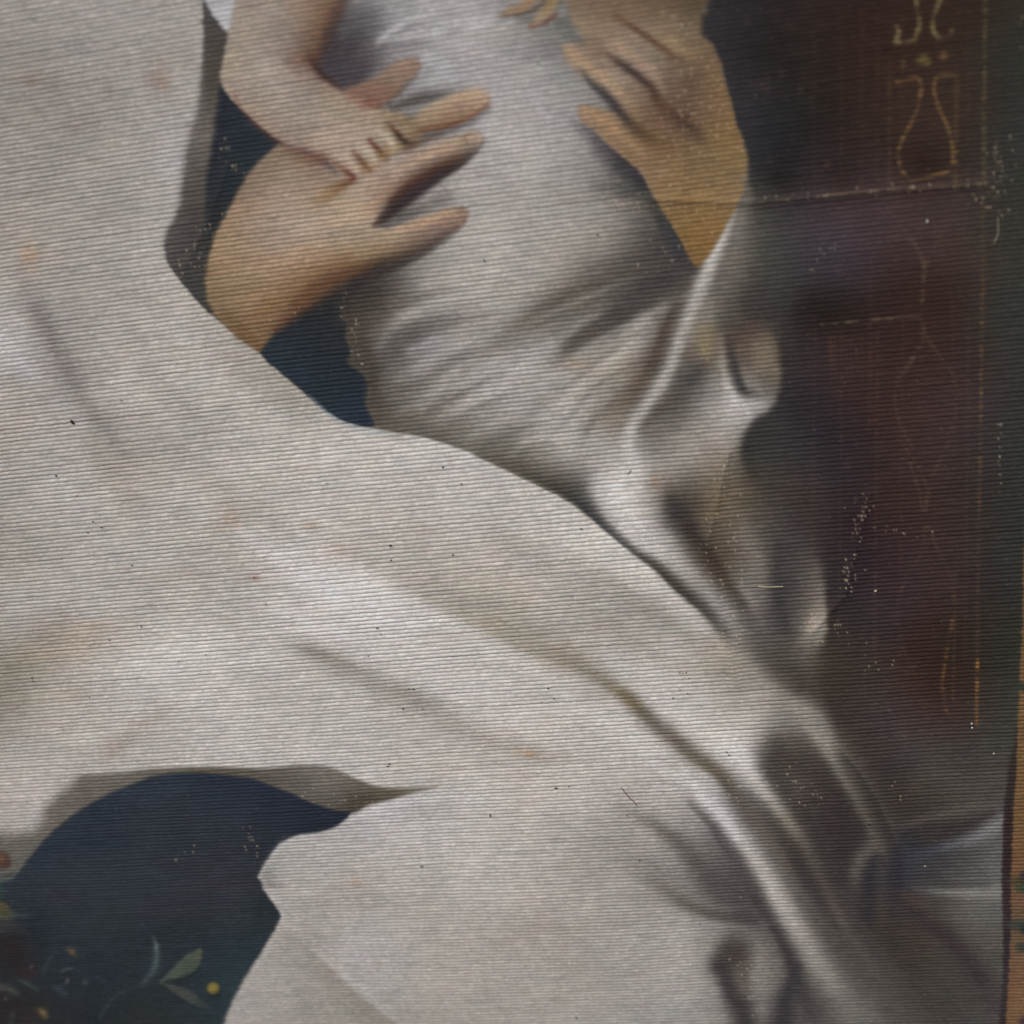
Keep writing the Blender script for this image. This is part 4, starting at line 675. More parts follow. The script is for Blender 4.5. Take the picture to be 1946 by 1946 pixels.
for pts, a in (([(1721, 440), (1748, 480), (1755, 520), (1755, 562)], .4), ([(1790, 440), (1770, 480), (1757, 520)], .25), ([(1755, 610), (1754, 640), (1731, 687), (1707, 716)], .4), ([(1760, 640), (1785, 675), (1808, 706), (1817, 744)], .3), ([(1707, 716), (1700, 760), (1712, 810), (1735, 850)], .25),
               ([(1815, 744), (1812, 800), (1795, 850)], .22), ([(1721, 850), (1745, 888), (1760, 927), (1758, 970)], .35), ([(1790, 860), (1772, 900), (1762, 940)], .25), ([(1758, 1000), (1750, 1050), (1725, 1090), (1710, 1130)], .3), ([(1765, 1000), (1785, 1050), (1808, 1100), (1812, 1160)], .3), ([(1710, 1130), (1705, 1180), (1720, 1240)], .22)):
    stroke(pts, (112, 90, 70), 3.6, 3.6, alpha=a * .85, power=3)
for k in range(7):
    stroke([(1577 + k * 10, 640), (1578 + k * 10, 690), (1580 + k * 10, 735 - 6 * k)], (96, 66, 58), 2.6, 2.6, alpha=.34, power=3)
    stroke([(1425 + k * 9, 150 + 5 * (k % 2)), (1426 + k * 9, 172)], (92, 66, 60), 2.6, 2.6, alpha=.30, power=3)
for xx, a in ((1548, .12), (1600, .14), (1668, .16), (1715, .12), (1840, .16)):
    stroke([(xx, 20), (xx - 1, 180), (xx - 2, 340)], (88, 64, 54), 3, 3, alpha=a * 1.7, power=3); stroke([(xx, 600), (xx - 3, 900), (xx - 6, 1250)], (92, 66, 56), 3, 3, alpha=a * 1.7, power=3)
gilding = False

# --- printed border down the right side of the cloth
BORDER_LINE = [(-270, 1975), (0, 1966), (500, 1956), (900, 1950), (1100, 1944), (1180, 1943), (1290, 1938), (1330, 1936), (1400, 1934), (1480, 1931), (1530, 1927), (1600, 1924), (1640, 1922), (1700, 1921), (1750, 1921), (1800, 1919), (1850, 1917), (1900, 1914), (1946, 1911), (2210, 1898)]
bl = np.array(BORDER_LINE, np.float32)
rim = [(1935, 1380, 5), (1917, 1460, 5), (1909, 1530, 4), (1906, 1600, 3), (1904, 1640, 3), (1904, 1700, 3), (1906, 1750, 3), (1906, 1850, 3.5), (1903, 1900, 4), (1898, 1946, 4), (1884, 2210, 4)]
area(rim + [(2210, 2210, 2), (2210, 1380, 2)], [(1915, 1500, 48, 42, 40), (1915, 1580, 50, 38, 38), (1912, 1650, 46, 37, 38), (1910, 1720, 50, 41, 42), (1912, 1800, 48, 40, 44), (1908, 1880, 52, 46, 48), (1905, 1946, 48, 40, 42)], 3, sm=False)
area([(float(x), float(y), 2.2) for y, x in bl] + [(2210, 2210, 2), (2210, -270, 2)],
     [(1990, 0, 100, 79, 56), (1960, 1150, 104, 79, 58), (1945, 1350, 106, 83, 56), (1942, 1500, 104, 81, 53), (1936, 1600, 104, 79, 53), (1940, 1680, 104, 75, 56), (1935, 1760, 98, 81, 62), (1932, 1860, 106, 79, 60), (1930, 1920, 106, 83, 60), (2060, 1500, 100, 79, 58), (2060, 800, 102, 79, 56)], 2.2, sm=False)
for cx, cy, rx, ry, c in ((1946, 1306, 14, 9, (52, 60, 54)), (1936, 1676, 18, 12, (70, 66, 46)), (1946, 1664, 9, 9, (48, 50, 52)), (1942, 1690, 12, 8, (64, 78, 62)), (1940, 1757, 26, 10, (60, 68, 64)), (1948, 1766, 10, 9, (34, 44, 46)), (1946, 1800, 16, 9, (56, 64, 60)), (1950, 1942, 14, 12, (62, 48, 60)),
                          (1985, 1310, 24, 14, (46, 56, 50)), (1990, 1680, 34, 26, (48, 60, 54)), (1990, 1780, 30, 36, (46, 56, 56)), (1985, 1950, 30, 26, (60, 46, 56))):
    blob(cx, cy, rx, ry, c, .9, 3)
for k in range(14):   # the same scrolling motif, repeated up and down the border
    yy = -180 + k * 170
    if 1240 < yy < 2000: continue
    blob(2000, yy, 20, 12, (50, 60, 52), .85, 3, .5); blob(2030, yy + 40, 14, 22, (54, 64, 56), .8, 3, -.4); blob(1998, yy + 95, 18, 10, (62, 50, 58), .8, 3)

# --- stains and yellowing
for cx, cy, rx, ry, c, a in ((303, 150, 18, 18, (140, 112, 84), .6), (310, 165, 12, 8, (150, 120, 92), .4), (70, 150, 34, 16, (144, 126, 104), .45), (208, 172, 12, 12, (134, 118, 100), .45), (60, 158, 12, 8, (136, 114, 90), .4),
        (200, 200, 40, 18, (146, 132, 116), .35), (140, 240, 26, 20, (142, 124, 108), .45), (240, 235, 22, 8, (148, 132, 110), .35), (12, 90, 16, 8, (136, 120, 100), .4), (8, 228, 10, 10, (130, 114, 100), .5), (60, 490, 16, 24, (160, 128, 92), .55), (50, 480, 14, 14, (168, 132, 90), .3),
        (56, 365, 10, 8, (140, 122, 104), .4), (180, 300, 30, 12, (148, 134, 118), .3), (330, 110, 30, 20, (160, 142, 124), .3), (290, 110, 30, 10, (156, 138, 118), .35), (15, 722, 20, 14, (176, 152, 126), .5), (85, 730, 16, 8, (178, 158, 130), .4), (40, 745, 36, 12, (166, 148, 126), .35),
        (230, 790, 40, 12, (160, 146, 128), .3), (235, 680, 14, 8, (166, 150, 126), .3), (440, 985, 18, 18, (172, 140, 106), .6), (425, 1000, 26, 12, (172, 150, 122), .4), (485, 1098, 8, 6, (140, 104, 80), .7), (470, 1100, 22, 10, (160, 140, 112), .4), (435, 1180, 16, 8, (150, 128, 104), .4),
        (330, 1095, 60, 14, (164, 146, 122), .4), (130, 1215, 56, 30, (164, 142, 112), .5), (180, 1190, 40, 12, (168, 140, 106), .4), (80, 1250, 50, 14, (164, 142, 108), .4), (140, 1320, 30, 18, (168, 146, 118), .4), (210, 1420, 18, 14, (170, 142, 116), .4), (590, 1000, 14, 8, (172, 138, 100), .6), (640, 1048, 40, 16, (170, 146, 116), .45),
        (800, 1008, 26, 8, (170, 146, 120), .35), (1000, 1428, 30, 8, (172, 140, 100), .5), (1005, 1434, 8, 4, (160, 116, 64), .6), (1065, 1440, 40, 10, (170, 148, 118), .4), (930, 1410, 20, 8, (168, 146, 120), .3), (677, 1674, 10, 6, (176, 142, 108), .6), (690, 1705, 20, 18, (170, 146, 128), .35), (718, 1834, 10, 9, (166, 138, 114), .5),
        (630, 1842, 24, 14, (160, 138, 116), .4), (1020, 1756, 40, 14, (164, 142, 116), .45), (970, 1780, 40, 14, (164, 144, 116), .4), (970, 560, 16, 10, (170, 148, 118), .3), (1090, 690, 24, 10, (160, 132, 92), .5), (1130, 715, 24, 8, (160, 138, 104), .4), (1160, 800, 26, 14, (140, 120, 94), .35), (1245, 918, 10, 12, (132, 96, 62), .6),
        (1140, 1320, 30, 14, (150, 134, 104), .35), (1340, 1270, 40, 20, (150, 134, 108), .35), (230, 560, 50, 20, (166, 150, 132), .3), (30, 1330, 20, 24, (132, 126, 108), .4), (580, 900, 20, 8, (172, 150, 124), .3), (880, 640, 12, 8, (168, 150, 122), .4), (900, 585, 18, 8, (150, 138, 116), .3), (1290, 1450, 24, 8, (150, 136, 106), .3)):
    blob(cx, cy, rx * 1.1, ry * 1.1, (c[0] * .99, c[1] * .99, c[2] * 1.05), a * .65)

# --- uneven dye: slow drifts of tint, and lighter and darker threads
n1, n2, n3 = noise(46, 20, 1), noise(34, 14, 2), noise(150, 110, 3)
n4 = noise(20, 9, 4); n5 = noise(60, 44, 6)
lum = img.mean(2) / 165.0
amp = np.clip(lum, .25, 1.05)
img[..., 0] += (1.3 * n1 + .6 * n4 + .8 * n5) * amp
img[..., 1] += (-.5 * n1 + .8 * n2 + .2 * n5) * amp
img[..., 2] += (.8 * n2 - .8 * n1 - 1.4 * n5 + .4 * n4) * amp
img *= (1 + .022 * n3 + .018 * n5 + .016 * n4)[..., None]

# --- where the dye has rubbed off the ribs
for pts, a in (([(1285, 90, 14), (1300, 140, 30), (1305, 200, 40), (1300, 260, 46), (1290, 320, 50), (1330, 420, 40)], .55), ([(1340, 130, 40), (1350, 240, 40), (1360, 330, 34)], .3), ([(1385, 880, 14), (1372, 930, 18), (1358, 980, 16), (1342, 1030, 14), (1350, 1080, 12), (1380, 1130, 14), (1374, 1190, 12), (1372, 1230, 10)], .55), ([(1400, 940, 16), (1390, 1000, 16), (1396, 1100, 14), (1398, 1230, 12)], .35),
               ([(1645, 955, 16), (1632, 990, 12), (1627, 1030, 10), (1618, 1070, 14), (1608, 1120, 10)], .8), ([(1660, 1010, 14), (1700, 1016, 14), (1790, 1012, 12)], .4), ([(1890, 285, 10), (1898, 330, 18), (1897, 380, 14), (1896, 420, 7)], .9), ([(1925, 270, 9), (1920, 330, 10)], .6), ([(1940, 20, 6), (1940, 90, 6)], .5), ([(1860, 355, 30), (1900, 360, 30)], .5), ([(1450, 380, 6), (1560, 370, 6), (1700, 361, 6), (1850, 349, 8)], .7),
               ([(405, 262, 8), (430, 292, 20), (446, 316, 14)], .6), ([(395, 405, 10), (405, 430, 24), (390, 470, 26), (370, 500, 26)], .5), ([(330, 500, 10), (345, 520, 10)], .4), ([(655, 550, 6), (652, 595, 8), (668, 620, 12), (675, 665, 10), (700, 710, 8)], .6), ([(520, 610, 10), (560, 600, 20)], .3), ([(465, 1575, 8), (478, 1610, 16), (492, 1640, 6)], .6), ([(560, 1510, 12), (650, 1520, 16), (700, 1520, 12)], .35),
               ([(350, 1615, 14), (365, 1620, 10)], .4), ([(1395, 1800, 12), (1420, 1850, 14), (1428, 1890, 8), (1432, 1930, 6)], .6), ([(1400, 1670, 10), (1420, 1720, 8)], .4), ([(1380, 1500, 20), (1400, 1540, 14)], .4), ([(1480, 1490, 26), (1530, 1500, 26)], .45), ([(1700, 1490, 12), (1715, 1520, 8)], .5), ([(1542, 1185, 16), (1552, 1205, 10)], .7), ([(1590, 1190, 14), (1640, 1230, 20)], .35), ([(1650, 1270, 10), (1690, 1262, 10)], .5), ([(1340, 640, 14), (1350, 690, 10)], .35), ([(1180, 382, 30), (1240, 378, 20)], .4),
               ([(1605, 965, 8), (1590, 972, 8)], .5), ([(1230, 1550, 4), (1240, 1560, 4)], .0), ([(700, 250, 40), (640, 330, 40)], .10), ([(1898, 800, 5), (1900, 950, 5)], .6), ([(1280, 20, 20), (1290, 60, 20)], .3), ([(1560, 500, 20), (1590, 448, 12)], .3), ([(1210, 470, 40), (1290, 500, 26)], .2)):
    stroke(pts, (0, 0, 0), alpha=a * (.95 if a > .75 else .6), target=wear)
warm = np.clip((lum - .3) / .4, 0, 1)
pale = (warm * np.clip(1.6 - (img[..., 0] - img[..., 2]) / 28.0, 0, 1))[..., None]      # the white paints: fuller light and shade
Y_ = img.mean(2, keepdims=True)
c0 = np.array([4.6, 2.2, -7.6], np.float32) * (Y_ / 165.0)
ch = img - Y_
img = (Y_ + (Y_ - 161) * .32 * pale) + ch + (c0 - ch) * .45 * pale
img *= (1 + .022 * noise(13, 6, 21) + .018 * noise(26, 16, 22))[..., None]
img = np.clip(img, 8, 235)

# ---------------------------------------------------------------- the cloth
def to_plane(u, v):
    """print units -> the hanging plane y = 0"""
    dx = (u / 973.0 - 1.0) * TANH
    dy = (1.0 - v / 973.0) * TANH
    D = [fwd[i] + dx * rt[i] + dy * up[i] for i in range(3)]
    t = -CAM.y / D[1]
    return CAM.x + t * D[0], CAM.z + t * D[2], t


def lookup(src, u, v):
    fx = np.clip((u + MARG) / STEP, 0, NP_ - 1.001); fy = np.clip((v + MARG) / STEP, 0, NP_ - 1.001)
    ix = fx.astype(np.int32); iy = fy.astype(np.int32)
    tx = (fx - ix).astype(np.float32); ty = (fy - iy).astype(np.float32)
    if src.ndim == 3: tx = tx[..., None]; ty = ty[..., None]
    return (src[iy, ix] * (1 - tx) + src[iy, ix + 1] * tx) * (1 - ty) + (src[iy + 1, ix] * (1 - tx) + src[iy + 1, ix + 1] * tx) * ty


# middles of the ribs down the centre line: the weave gets closer with distance
KN = [-260, 0, 500, 1000, 1300, 1600, 1850, 2210]
SP = [9.8, 9.6, 8.8, 8.0, 7.15, 6.5, 5.8, 5.3]
ribs = [-230.0]
while ribs[-1] < 2190: ribs.append(ribs[-1] + float(np.interp(ribs[-1], KN, SP)))
ribs = np.array(ribs, np.float32)
NR = len(ribs) - 1
PH = np.array([0.0, 0.14, 0.5, 0.86], np.float32)          # groove, flank, crest, flank
HT = np.array([0.0, 0.70, 1.0, 0.74], np.float32)
rows = (ribs[:-1, None] + (ribs[1:] - ribs[:-1])[:, None] * PH[None]).reshape(-1)
prof = np.tile(HT, NR)
ribid = np.repeat(np.arange(NR), 4)
NROW = len(rows)
cols = np.concatenate([np.arange(-180, -20, 6.0), np.arange(-20, 1966, 2.6), np.arange(1966, 2140, 6.0)]).astype(np.float32)
NCOL = len(cols)

# every rib runs across the cloth, not quite straight
V = np.zeros((NROW, NCOL), np.float32)
mid = int(np.argmin(np.abs(cols - 973)))


def slope(u, v):
    base = -0.150 + 0.0655 * v / 1000.0
    return base + 0.026 * (u - 973.0) / 973.0 * (1.0 - v / 1946.0)


V[:, mid] = rows
for j in range(mid + 1, NCOL): V[:, j] = V[:, j - 1] + slope(cols[j - 1], V[:, j - 1]) * (cols[j] - cols[j - 1])
for j in range(mid - 1, -1, -1): V[:, j] = V[:, j + 1] - slope(cols[j + 1], V[:, j + 1]) * (cols[j + 1] - cols[j])
U = np.repeat(cols[None], NROW, 0)

rng = np.random.RandomState(11)


def wander(n_rows, n_cols, cell_r, cell_c):
    """smooth random sheet"""
    a = rng.normal(0, 1, (int(n_rows / cell_r) + 4, int(n_cols / cell_c) + 4)).astype(np.float32)
    fr = np.arange(n_rows) / cell_r; fc = np.arange(n_cols) / cell_c
    ir = fr.astype(int); ic = fc.astype(int)
    tr = (fr - ir)[:, None].astype(np.float32); tc = (fc - ic)[None].astype(np.float32)
    tr = tr * tr * (3 - 2 * tr); tc = tc * tc * (3 - 2 * tc)
    return (a[ir][:, ic] * (1 - tc) + a[ir][:, ic + 1] * tc) * (1 - tr) + (a[ir + 1][:, ic] * (1 - tc) + a[ir + 1][:, ic + 1] * tc) * tr


# the grooves wander a little, each one by itself
groove = wander(NR + 1, NCOL, 1, 9)
groove2 = rng.normal(0, 1, (NR + 1, NCOL)).astype(np.float32)
groove2 = (groove2 + np.roll(groove2, 1, 1)) * 0.6
# the cross threads bead each rib, a short step apart
step = cols[None] / 5.8 * 2 * PI + rng.uniform(0, 2 * PI, (NR + 1, 1)).astype(np.float32) + wander(NR + 1, NCOL, 1, 40) * 2.2
scallop = np.sin(step)
gw = groove * 0.22 + groove2 * 0.40 + scallop * 0.45
ph = np.tile(PH, NR)
shift = gw[ribid] * (1 - ph)[:, None] + gw[ribid + 1] * ph[:, None]
V = V + shift + wander(NROW, NCOL, 60, 60) * 0.7

# height of each vertex in front of the plane: ribs, threads, and a slow waviness of the cloth
crest = wander(NR, NCOL, 1, 14)
bead = rng.normal(0, 1, (NR, NCOL)).astype(np.float32)
bead = bead * 0.7 + np.roll(bead, 1, 1) * 0.5
RIB = 0.00026
H = RIB * prof[:, None] * (1.0 + 0.06 * crest[ribid] + 0.18 * bead[ribid] + 0.16 * scallop[ribid])
deep = wander(NR, NCOL, 1, 26)
H = H - RIB * (1 - prof)[:, None] * np.clip(0.14 * deep[ribid], -.3, .5)
uneven = np.abs(rng.normal(0, 1, (NR, 1))).astype(np.float32) * np.clip(0.6 + wander(NR, NCOL, 1, 130), 0, 1.6)
H = H - RIB * (1 - prof)[:, None] * 0.12 * uneven[ribid]          # some grooves gape more than others
fat = rng.normal(0, 1, (NR, 1)).astype(np.float32)
H = H + RIB * prof[:, None] * 0.05 * fat[ribid]
wave = wander(NROW, NCOL, 170, 120) * 0.0006 + wander(NROW, NCOL, 48, 40) * 0.00012
H = H + wave


def crease(pts, amount, w):
    """a crease pressed into the cloth"""
    global H
    q = np.array(pts, np.float32)
    d2 = np.full(V.shape, 1e9, np.float32)
    for k in range(len(q) - 1):
        a, b = q[k], q[k + 1]
        dx, dy = b - a
        L = dx * dx + dy * dy
        t = np.clip(((U - a[0]) * dx + (V - a[1]) * dy) / L, 0, 1)
        d2 = np.minimum(d2, (U - a[0] - t * dx) ** 2 + (V - a[1] - t * dy) ** 2)
    H = H + (amount * np.exp(-np.sqrt(d2) / w)).astype(np.float32)


crease([(1290, 60), (1302, 240), (1296, 360)], 0.0010, 14)
crease([(1385, 860), (1345, 1030), (1378, 1210), (1400, 1300)], 0.0013, 14)
crease([(1240, 378), (1420, 384), (1560, 371), (1870, 348)], 0.0008, 9)
crease([(1650, 940), (1605, 1130), (1545, 1200)], 0.0009, 9)
crease([(660, 540), (655, 620), (700, 720)], 0.0006, 9)
crease([(405, 262), (440, 300), (395, 420), (350, 510)], 0.0006, 10)
crease([(460, 1560), (500, 1655)], 0.0006, 9)

PX, PZ, _ = to_plane(U, V)
P = np.stack([PX, -H, PZ], -1).astype(np.float32)

# colour of the print at every vertex
bleed = wander(NR, NCOL, 1, 9)[ribid] * 0.9            # the ink creeps a little along each rib
C = lookup(img, U + bleed, V)
Wr = lookup(wear, U, V)
r = rng.uniform(0, 1, (NR, NCOL)).astype(np.float32)
# the gold lines took only on the raised parts of the ribs
Ga = lookup(gold_a, U, V) * (0.12 + 1.0 * prof[:, None] ** 2) * np.clip(0.75 + 0.5 * wander(NR, NCOL, 1, 5)[ribid], 0.15, 1.3)
Ga = np.clip(Ga, 0, 1)[..., None]
C = C * (1 - Ga) + lookup(gold_c, U, V) * Ga
rough_spot = (r[ribid] < Wr * 0.34) & ((prof > 0.9)[:, None] | ((prof > 0.72)[:, None] & (r[ribid] < Wr * 0.12)))
k_ = (0.15 + 0.55 * rng.uniform(0, 1, (NR, NCOL)).astype(np.float32))[ribid][rough_spot][:, None]
C[rough_spot] = C[rough_spot] * (1 - k_) + np.array([196, 180, 150], np.float32) * k_
faint = (rng.uniform(0, 1, (NR, NCOL)).astype(np.float32)[ribid] < 0.0030) & (prof > 0.9)[:, None] & (C.mean(2) < 90)  # pale flecks on dark crests: dusty gloss put into the colour
C[faint] = C[faint] * 0.74 + np.array([140, 140, 136], np.float32) * 0.26
thread = rng.normal(0, 1, (NR, 1)).astype(np.float32)[ribid] * 0.006 + wander(NR, NCOL, 1, 4)[ribid] * 0.016 + bead[ribid] * 0.022
tint = wander(NR, NCOL, 1.2, 7)[ribid]
tint2 = wander(NR, NCOL, 1.2, 6)[ribid]
lumv = np.clip(C.mean(2) / 165.0, .3, 1.0)
C *= (1 + thread)[..., None]
C[..., 0] += 0.5 * tint * lumv
C[..., 1] -= 0.6 * tint * lumv
C[..., 2] += 0.6 * tint2 * lumv
s = np.clip(C, 4, 240) / 255.0
lin = np.where(s <= 0.04045, s / 12.92, ((s + 0.055) / 1.055) ** 2.4)
albedo = np.clip(lin / ALBEDO_GAIN, 0.003, 0.86).astype(np.float32)


def ink_material(name, rough, spec):
    m = bpy.data.materials.new(name)
    m.use_nodes = True
    nt = m.node_tree
    b = nt.nodes['Principled BSDF']
    at = nt.nodes.new('ShaderNodeAttribute'); at.attribute_name = 'ink'
    tc = nt.nodes.new('ShaderNodeTexCoord')
    mp = nt.nodes.new('ShaderNodeMapping'); mp.inputs['Scale'].default_value = (1.0, 1.0, 2.2)
    nz = nt.nodes.new('ShaderNodeTexNoise')
    nz.inputs['Scale'].default_value = 900.0
    nz.inputs['Detail'].default_value = 3.0
    mx = nt.nodes.new('ShaderNodeMix'); mx.data_type = 'RGBA'; mx.blend_type = 'MULTIPLY'
    mx.inputs[0].default_value = 1.0
    rm = nt.nodes.new('ShaderNodeMapRange')
    rm.inputs['From Min'].default_value = 0.3; rm.inputs['From Max'].default_value = 0.7
    rm.inputs['To Min'].default_value = 0.90; rm.inputs['To Max'].default_value = 1.10
    bp = nt.nodes.new('ShaderNodeBump')
    bp.inputs['Strength'].default_value = 0.35
    bp.inputs['Distance'].default_value = 0.0004
    L = nt.links.new
    L(tc.outputs['Object'], mp.inputs['Vector']); L(mp.outputs['Vector'], nz.inputs['Vector'])
    L(nz.outputs['Fac'], rm.inputs['Value'])
    L(at.outputs['Color'], mx.inputs[6]); L(rm.outputs['Result'], mx.inputs[7])
    L(mx.outputs[2], b.inputs['Base Color'])
    L(nz.outputs['Fac'], bp.inputs['Height']); L(bp.outputs['Normal'], b.inputs['Normal'])
    b.inputs['Roughness'].default_value = rough
    b.inputs['Specular IOR Level'].default_value = spec
    b.inputs['Sheen Weight'].default_value = 0.0
    return m


def sheet(name, mask, mat, parent):
    """one mesh from the grid cells picked by mask"""
    rr, cc = np.nonzero(mask)
    quads = np.stack([rr * NCOL + cc, (rr + 1) * NCOL + cc, (rr + 1) * NCOL + cc + 1, rr * NCOL + cc + 1], 1)
    used, inv = np.unique(quads, return_inverse=True)
    inv = inv.reshape(-1).astype(np.int32)
    co = P.reshape(-1, 3)[used]; ink = albedo.reshape(-1, 3)[used]
    me = bpy.data.meshes.new(name)
    me.vertices.add(len(used)); me.vertices.foreach_set('co', co.ravel())
    n = len(quads)
    me.loops.add(n * 4); me.loops.foreach_set('vertex_index', inv)
    me.polygons.add(n)
    me.polygons.foreach_set('loop_start', np.arange(0, n * 4, 4, dtype=np.int32))
    me.update(calc_edges=True)
    me.polygons.foreach_set('use_smooth', np.ones(n, bool))
    at = me.color_attributes.new('ink', 'FLOAT_COLOR', 'POINT')
    at.data.foreach_set('color', np.concatenate([ink, np.ones((len(ink), 1), np.float32)], 1).ravel())
    me.materials.append(mat)
    ob = bpy.data.objects.new(name, me)
    scene.collection.objects.link(ob)
    ob.parent = parent
    return ob


hanging = bpy.data.objects.new('printed_wall_hanging', None)
scene.collection.objects.link(hanging)
hanging['label'] = 'ribbed cloth wall hanging printed with white robes, two hands and a dark panel'
hanging['category'] = 'wall hanging'
cloth_mat = ink_material('ribbed_cloth', 0.75, 0.10)
cu = 0.25 * (U[:-1, :-1] + U[1:, :-1] + U[:-1, 1:] + U[1:, 1:]); cv = 0.25 * (V[:-1, :-1] + V[1:, :-1] + V[:-1, 1:] + V[1:, 1:])
in_border = cu > np.interp(cv, bl[:, 0], bl[:, 1])
panel = sheet('picture_field', ~in_border, cloth_mat, hanging)
border = sheet('border_band', in_border, cloth_mat, hanging)
border['label'] = 'tan border band with dark green motifs'


# ---------------------------------------------------------------- dirt and lint on the cloth
def plain(name, rgb, rough=0.9):
    m = bpy.data.materials.new(name); m.use_nodes = True
    nt = m.node_tree; b = nt.nodes['Principled BSDF']
    nz = nt.nodes.new('ShaderNodeTexNoise'); nz.inputs['Scale'].default_value = 1500.0
    cr = nt.nodes.new('ShaderNodeValToRGB')
    cr.color_ramp.elements[0].color = tuple(c * .7 for c in rgb) + (1,); cr.color_ramp.elements[1].color = tuple(min(1, c * 1.3) for c in rgb) + (1,)
    nt.links.new(nz.outputs['Fac'], cr.inputs['Fac']); nt.links.new(cr.outputs['Color'], b.inputs['Base Color'])
    b.inputs['Roughness'].default_value = rough
    b.inputs['Specular IOR Level'].default_value = 0.2
    return m


DARK = plain('dark_grit', (0.018, 0.014, 0.012)); BROWN = plain('brown_grit', (0.05, 0.022, 0.012))
PALE = plain('pale_lint', (0.72, 0.72, 0.70)); CREAM = plain('cream_lint', (0.52, 0.47, 0.33))
RED = plain('red_fibre', (0.16, 0.08, 0.07))


def at(u, v):
    j = int(np.clip(np.searchsorted(cols, u), 1, NCOL - 1))
    i = int(np.argmin(np.abs(V[:, j] - v)))
    x, z, t = to_plane(float(u), float(v))
    return x, z, -float(H[max(0, i - 4):i + 5, j].max()), t / 973.0 * TANH      # last: metres per print unit


def crumb(name, seed, mat, squash=(1, .7, .8)):
    """a small irregular grain, unit radius"""
    rr = np.random.RandomState(seed)
    vs, fs = [], []
    n, m = 7, 4
    for a in range(m + 1):
        th = PI * a / m
        for b in range(n):
            q = 1 + rr.uniform(-.28, .28) if 0 < a < m else 1
            ph = 2 * PI * b / n
            vs.append((squash[0] * q * math.sin(th) * math.cos(ph), squash[1] * q * math.cos(th), squash[2] * q * math.sin(th) * math.sin(ph)))
    for a in range(m):
        for b in range(n):
            fs.append((a * n + b, a * n + (b + 1) % n, (a + 1) * n + (b + 1) % n, (a + 1) * n + b))
    me = bpy.data.meshes.new(name); me.from_pydata(vs, [], fs)
    for p in me.polygons: p.use_smooth = True
    me.materials.append(mat)
    return me


def place(name, me, u, v, ru, rv, rot, label, cat, group=None):
    x, z, y, k = at(u, v)
    o = bpy.data.objects.new(name, me)
    scene.collection.objects.link(o)
    o.location = (x, y - 0.25 * min(ru, rv) * k, z)
    o.scale = (ru * k, min(ru, rv) * k * .7, rv * k)
    o.rotation_euler = (0, rot, 0)
    o['label'] = label; o['category'] = cat
    if group: o['group'] = group
    return o


grit = [crumb('grit_grain', s, DARK) for s in (1, 2, 3)]
SPECKS = [(107, 904, 3.0, 1.8, .1), (141, 805, 1.8, 1.6, 0), (146, 942, 1.7, 1.7, 0), (177, 991, 2.2, 1.6, .3), (167, 1012, 2, 1.7, 0), (193, 1002, 3, 1.4, 0), (251, 1074, 2.6, 1.2, 0), (268, 1191, 2, 1.6, .2), (208, 1217, 3.2, 1.3, 0), (391, 1244, 1.4, 2, 0), (340, 1257, 1.8, 1.3, 0),
          (61, 1288, 2, 2.4, .4), (63, 1294, 1.5, 1.5, 0), (170, 1326, 2, 1.2, 0), (483, 1097, 1.8, 1.8, 0), (506, 1148, 1.8, 1.6, 0), (742, 1037, 3.4, 2.4, 0), (743, 1065, 2.4, 2, 0), (861, 1054, 2, 2, 0), (717, 1193, 2.8, 1.8, .2), (724, 1205, 1.6, 1.6, 0), (777, 1308, 1.6, 1.4, 0), (786, 1309, 1.8, 1.8, 0), (766, 1346, 3, 1.8, .2), (803, 1347, 1.5, 1.5, 0),
          (740, 1452, 2, 2.2, 0), (842, 887, 2.4, 2.6, 0), (877, 919, 2.2, 1.8, 0), (621, 919, 1.4, 1.4, 0), (921, 494, 1.6, 5, -.1), (1136, 446, 1.8, 3.6, -.2), (1105, 1006, 2.2, 2.2, 0), (1042, 1308, 3, 1.6, .5), (1053, 1327, 1.6, 1.6, 0), (1279, 1326, 2.2, 1.7, -.2), (1307, 1317, 2.2, 1.4, 0), (1292, 1311, 1.5, 1.3, 0),
          (1292, 1278, 1.2, 2.2, 0), (1298, 1279, 1.2, 2.2, 0), (1304, 1278, 1.4, 2.2, 0), (1310, 1289, 1, 2, 0), (1381, 1428, 2, 2, .5), (1386, 1434, 2.4, 2, .6), (1057, 1497, 3.4, 2, .1), (1081, 1493, 1.6, 1.6, 0), (932, 1550, 1.5, 5, -.1), (802, 1646, 3.6, 1.4, 0), (1192, 1548, 1.8, 1.4, 0), (1216, 1633, 1.6, 1.6, 0), (1095, 1932, 2.2, 2.6, 0), (1652, 1566, 2.2, 2, 0),
          (737, 1456, 3, 1.6, 0), (1029, 1335, 1.4, 1.4, 0), (1480, 1254, 1.6, 1.6, 0), (678, 889, 1.2, 1.2, 0), (231, 762, 1.6, 1.4, 0), (197, 884, 1.4, 1.8, .4), (380, 1272, 1.6, 1.2, 0), (117, 1062, 1.8, 1.2, 0), (860, 1887, 1.2, 1.2, 0), (1330, 1755, 1.8, 2, 0), (1000, 1830, 1.2, 1.2, 0), (560, 1302, 1.4, 1.4, 0), (700, 1246, 1.4, 1.2, 0)]
